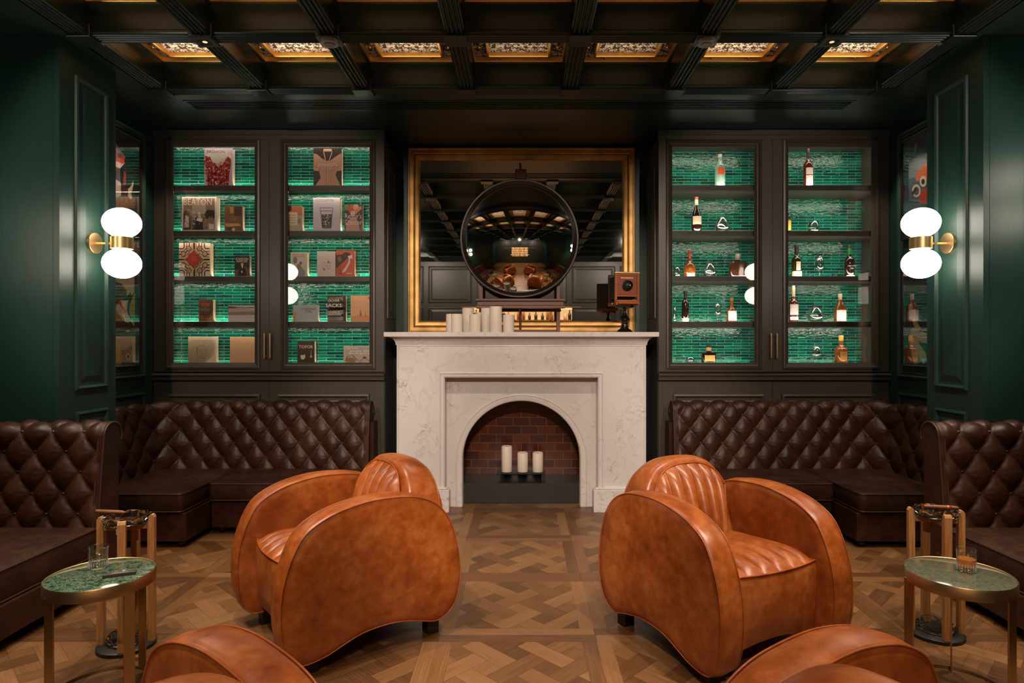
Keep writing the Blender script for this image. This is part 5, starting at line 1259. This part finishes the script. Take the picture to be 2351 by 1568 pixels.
def glassware(kind, x0, x1, yt, shelf, label, Y=5.53):
    yb = SY[shelf]; zt = EYE - (yt - PY0) / F * Y; zb = EYE - (yb - PY0) / F * 5.42 + .0005; xm = ((x0 + x1) / 2 - PX0) / F * Y; r = (x1 - x0) / 2 / F * Y; h = zt - zb
    t = {'tumbler': 'rocks_glass', 'wine': 'nosing_glass', 'decanter': 'glass_decanter'}[kind]; b = MB()
    if kind == 'tumbler': P = [(.0001, 0), (.9, 0), (.95, .04), (1, 1), (.93, 1), (.88, .2), (.0001, .17)]
    elif kind == 'wine': P = [(.0001, 0), (.62, 0), (.6, .02), (.12, .05), (.09, .12), (.09, .22), (.3, .27), (.8, .38), (1, .52), (.92, .72), (.66, 1), (.60, 1), (.86, .72), (.93, .53), (.74, .40), (.25, .30), (.0001, .29)]
    else: P = [(.0001, 0), (.5, 0), (.8, .08), (1, .3), (.98, .48), (.8, .72), (.55, .9), (.42, 1), (.36, 1), (.5, .88), (.75, .70), (.92, .47), (.94, .31), (.74, .12), (.45, .06), (.0001, .10)]
    b.lathe([(a * r, c * h) for a, c in P], 32, cap=False); o = b.obj(t, M_GLASS, smooth=True); o.location = (xm, Y, zb)
    return tag(o, label, {'tumbler': 'drinking glass', 'wine': 'drinking glass', 'decanter': 'decanter'}[kind], GG)
glassware('decanter', 1641, 1675, 498, 1, 'low round clear glass decanter beside the red-capped cognac bottle')
glassware('tumbler', 1855.5, 1880, 508, 1, 'cut clear tumbler alone on the second shelf, right door')
glassware('tumbler', 1545, 1563, 612.7, 2, 'clear ribbed tumbler at the left edge beside the stag bottle')
glassware('decanter', 1613.7, 1645, 604, 2, 'low round clear decanter right of the stag bottle')
glassware('wine', 1871.7, 1891.8, 588, 2, 'clear stemmed nosing glass on the third shelf between two dark bottles')
glassware('tumbler', 1545, 1553, 701, 3, 'clear glass at the left edge beside the slim black bottle')
glassware('wine', 1640, 1655, 695, 3, 'clear stemmed glass near the lamp reflection, fourth shelf')
glassware('decanter', 1854.5, 1890, 704.5, 3, 'low round clear decanter between two labelled bottles, right door')
glassware('tumbler', 1574, 1594.5, 819.8, 4, 'low cut-glass tumbler on the bottom shelf beside the squat bottle')
glassware('wine', 1864, 1885, 794, 4, 'clear stemmed nosing glass on the bottom shelf, right door')
t = thing('card', 'plain cream card leaning at the left edge of the bottom right shelf', 'card', (2.325, 5.56, 1.2005))
b = MB(); b.add([(-.03, 0, 0), (.022, 0, 0), (.03, .012, .10), (-.02, .012, .105), (-.03, .002, 0), (.022, .002, 0), (.03, .014, .10), (-.02, .014, .105)], [(0, 1, 2, 3), (4, 7, 6, 5), (0, 4, 5, 1), (1, 5, 6, 2), (2, 6, 7, 3), (3, 7, 4, 0)]); b.obj('card_sheet', hx('DCC4B0'), t)

# ------------------------------------------------------------------ glazed pictures in the alcove side walls
def wall_picture(side, label, z0, z1, items, bg, y0=4.42, y1=5.14):
    """items: (colour, [(px, py)...]) traced on the side wall plane"""
    s = -1 if side == 'left' else 1; X = 3.118
    t = thing('framed_picture', label, 'picture', (s * 3.13, (y0 + y1) / 2, z0))
    ym = (y0 + y1) / 2
    def P(px, py, k): 
        Z = X * F / abs(px - PX0); return (-s * (.012 + .0004 * k) , Z - ym, EYE - (py - PY0) / F * Z - z0)
    b = MB(); b.box(min(0, -s * .010), max(0, -s * .010), y0 - ym, y1 - ym, 0, z1 - z0); b.obj('backing_sheet', hx(bg), t)
    cols = []; b = MB()
    for k, (c, poly) in enumerate(items):
        if c not in cols: cols.append(c)
        b.cur = cols.index(c); v = [P(px, py, k) for px, py in poly]; v = [(x, max(y0 - ym, min(y1 - ym, y)), max(0, min(z1 - z0, z))) for x, y, z in v]
        b.add(v, [tuple(range(len(v)))])
    b.obj('print', [hx(c) for c in cols], t, recalc=False)
    M = (SIDE_L(0) if s < 0 else SIDE_R(0)); u0, u1 = (y0 - ym - .02, y1 - ym + .02)
    b = MB(); b.frame(u0, u1, -.02, z1 - z0 + .02, [(0, 0), (0, .030), (.006, .034), (.016, .030), (.022, .014), (.022, .0)], M); b.obj('frame', M_DKW, t)
    b = MB(); xg = -s * .024; b.box(min(xg, xg - s * .002), max(xg, xg - s * .002), y0 - ym, y1 - ym, 0, z1 - z0); b.obj('glass_pane', M_PICG, t)
    return t
def zz(pts, ox, oy, k): return [(ox + x / k, oy + y / k) for x, y in pts]
Lf = lambda pts: zz(pts, 255, 280, 5.6)
wall_picture('left', 'tall dark framed picture of an orange-banded fish on the left alcove wall', 2.07, 3.02, [
    ('D9A85A', Lf([(-80, 200), (50, 260), (110, 340), (175, 440), (60, 400), (-60, 380)])), ('DCC2AC', Lf([(-60, 380), (60, 370), (110, 340), (178, 440), (175, 450), (50, 400)])),
    ('D8512F', Lf([(-60, 370), (50, 382), (178, 436), (182, 460), (165, 490), (178, 530), (172, 545), (50, 500), (-60, 480)])), ('DCC2AC', Lf([(-60, 490), (50, 500), (165, 542), (115, 597), (50, 572), (-60, 540)])),
    ('1C1210', circ(Lf([(103, 432)])[0][0], Lf([(103, 432)])[0][1], 4, 1.4)), ('5A2A1A', Lf([(-60, 545), (50, 575), (112, 600), (60, 620), (-60, 610)])),
    ('E0CDB8', Lf([(-60, 700), (55, 735), (123, 785), (123, 955), (55, 965), (-60, 960)])), ('5A201A', Lf([(123, 815), (170, 815), (213, 858), (213, 955), (123, 955)])), ('A8282C', Lf([(160, 640), (188, 640), (188, 805), (150, 805)])),
    ('E6CBAE', Lf([(213, 858), (235, 845), (262, 805), (277, 757), (283, 800), (272, 860), (252, 915), (268, 975), (283, 1040), (288, 1095), (276, 1085), (250, 1010), (213, 955)])), ('8A5A24', Lf([(-60, 985), (300, 985), (300, 1110), (-60, 1110)]))], '1C1410')
Lg = lambda pts: zz(pts, 255, 600, 5.227)
wall_picture('left', 'framed print of brown, cream and mustard swirls below the fish picture', 1.22, 2.02, [
    ('D8BC94', Lg([(-60, 100), (280, 100), (280, 900), (-60, 900)])), ('5A2016', Lg([(-60, 260), (60, 245), (130, 270), (185, 340), (190, 410), (110, 470), (50, 545), (-60, 600)])),
    ('2E2018', Lg([(110, 460), (190, 415), (235, 365), (240, 400), (275, 375), (262, 430), (225, 520), (215, 600), (235, 660), (280, 690), (280, 715), (225, 680), (195, 610), (195, 520), (210, 460), (150, 470)])),
    ('C99A34', Lg([(285, 380), (285, 680), (240, 650), (222, 600), (228, 530), (262, 440)])), ('E6DCCB', Lg([(52, 550), (120, 480), (200, 470), (190, 600), (225, 690), (280, 760), (200, 720), (150, 690), (95, 640)])),
    ('C8502E', Lg([(80, 500), (125, 480), (120, 520), (150, 550), (178, 590), (170, 630), (140, 620), (160, 590), (130, 570), (110, 530)])), ('C98A44', Lg([(-60, 560), (60, 600), (95, 650), (130, 690), (-60, 710)])),
    ('5E1E12', Lg([(-60, 715), (150, 715), (200, 745), (230, 725), (285, 790), (290, 895), (-60, 895)])), ('2E1A12', Lg([(200, 745), (225, 720), (270, 790), (230, 800)])), ('E6D6C2', Lg([(175, 830), (215, 820), (215, 845), (175, 850)])),
    ('B08C5E', Lg([(-60, 900), (285, 895), (285, 1210), (-60, 1210)])), ('D9A83A', Lg([(-60, 920), (50, 925), (105, 1030), (110, 1210), (-60, 1210)])), ('6A5A44', Lg([(115, 1070), (170, 1060), (235, 1010), (250, 1040), (215, 1150), (185, 1200), (120, 1110)])),
    ('D8C090', Lg([(160, 1130), (205, 1095), (230, 1140), (190, 1205)])), ('33261C', Lg([(180, 1135), (200, 1115), (215, 1145), (195, 1175)])), ('2A2448', Lg([(115, 1212), (285, 1212), (285, 1250), (115, 1250)])), ('C98A2C', Lg([(-60, 1212), (115, 1212), (115, 1252), (-60, 1252)]))], '3A2A20')
Rf = lambda pts: zz(pts, 2040, 280, 2.53)
wall_picture('right', 'framed blue-grey painting with orange and red face on the right alcove wall', 2.24, 3.02, [
    ('5C6076', Rf([(117, 95), (290, 20), (290, 470), (117, 460)])), ('8A8890', Rf([(117, 240), (160, 200), (230, 180), (230, 300), (117, 330)])), ('3E4462', Rf([(125, 120), (200, 90), (210, 150), (130, 190)])), ('A8A4A0', Rf([(150, 130), (170, 120), (160, 180), (145, 190)])),
    ('D8643A', Rf([(155, 330), (170, 290), (200, 262), (205, 245), (290, 240), (290, 380), (200, 330), (165, 345)])), ('C83A24', Rf([(180, 460), (185, 420), (205, 390), (290, 380), (290, 475), (180, 475)])),
    ('D8C8B0', circ(*Rf([(163, 400)])[0], 10, 1.5)), ('5C5A5E', circ(*Rf([(163, 400)])[0], 6.5, 1.5)), ('D8C8B0', circ(*Rf([(203, 345)])[0], 8, 1.6)), ('2A2020', circ(*Rf([(203, 347)])[0], 4, 1.6)), ('2A2428', Rf([(135, 410), (160, 385), (165, 395), (145, 425)]))], '3A3A48')
pins = [[(118, 1060), (135, 1052), (142, 1075), (140, 1110), (160, 1150), (185, 1195), (190, 1205), (165, 1210), (145, 1180), (130, 1120), (115, 1090)], [(130, 1210), (140, 1196), (158, 1202), (175, 1218), (290, 1250), (290, 1300), (190, 1280), (150, 1245), (130, 1235)],
        [(115, 1250), (125, 1232), (142, 1240), (145, 1270), (170, 1330), (175, 1400), (150, 1407), (138, 1360), (125, 1300), (115, 1275)], [(145, 1250), (160, 1240), (175, 1250), (180, 1290), (215, 1340), (223, 1380), (205, 1407), (180, 1370), (160, 1310), (146, 1280)]]
wall_picture('right', 'framed dark print of tumbling cream bowling pins on the right alcove wall', 1.22, 2.02, [('D9B98C', Rf(p)) for p in pins] + [('33406A', circ(*Rf([(222, 1110)])[0], 14, 1.2)), ('B8A890', Rf([(112, 1100), (158, 1085), (158, 1145), (112, 1148)]))], '17110F')

mb_ = bpy.data.objects.get('matchbox')
me = text_mesh('ODITUDO', .012)
for p in me.vertices: p.co.z = .0133
me.transform(Matrix.Rotation(PI, 4, 'Z')); me.materials.clear(); me.materials.append(hx('C8B49A')); o = bpy.data.objects.new('lettering', me); COL.objects.link(o); o.parent = mb_
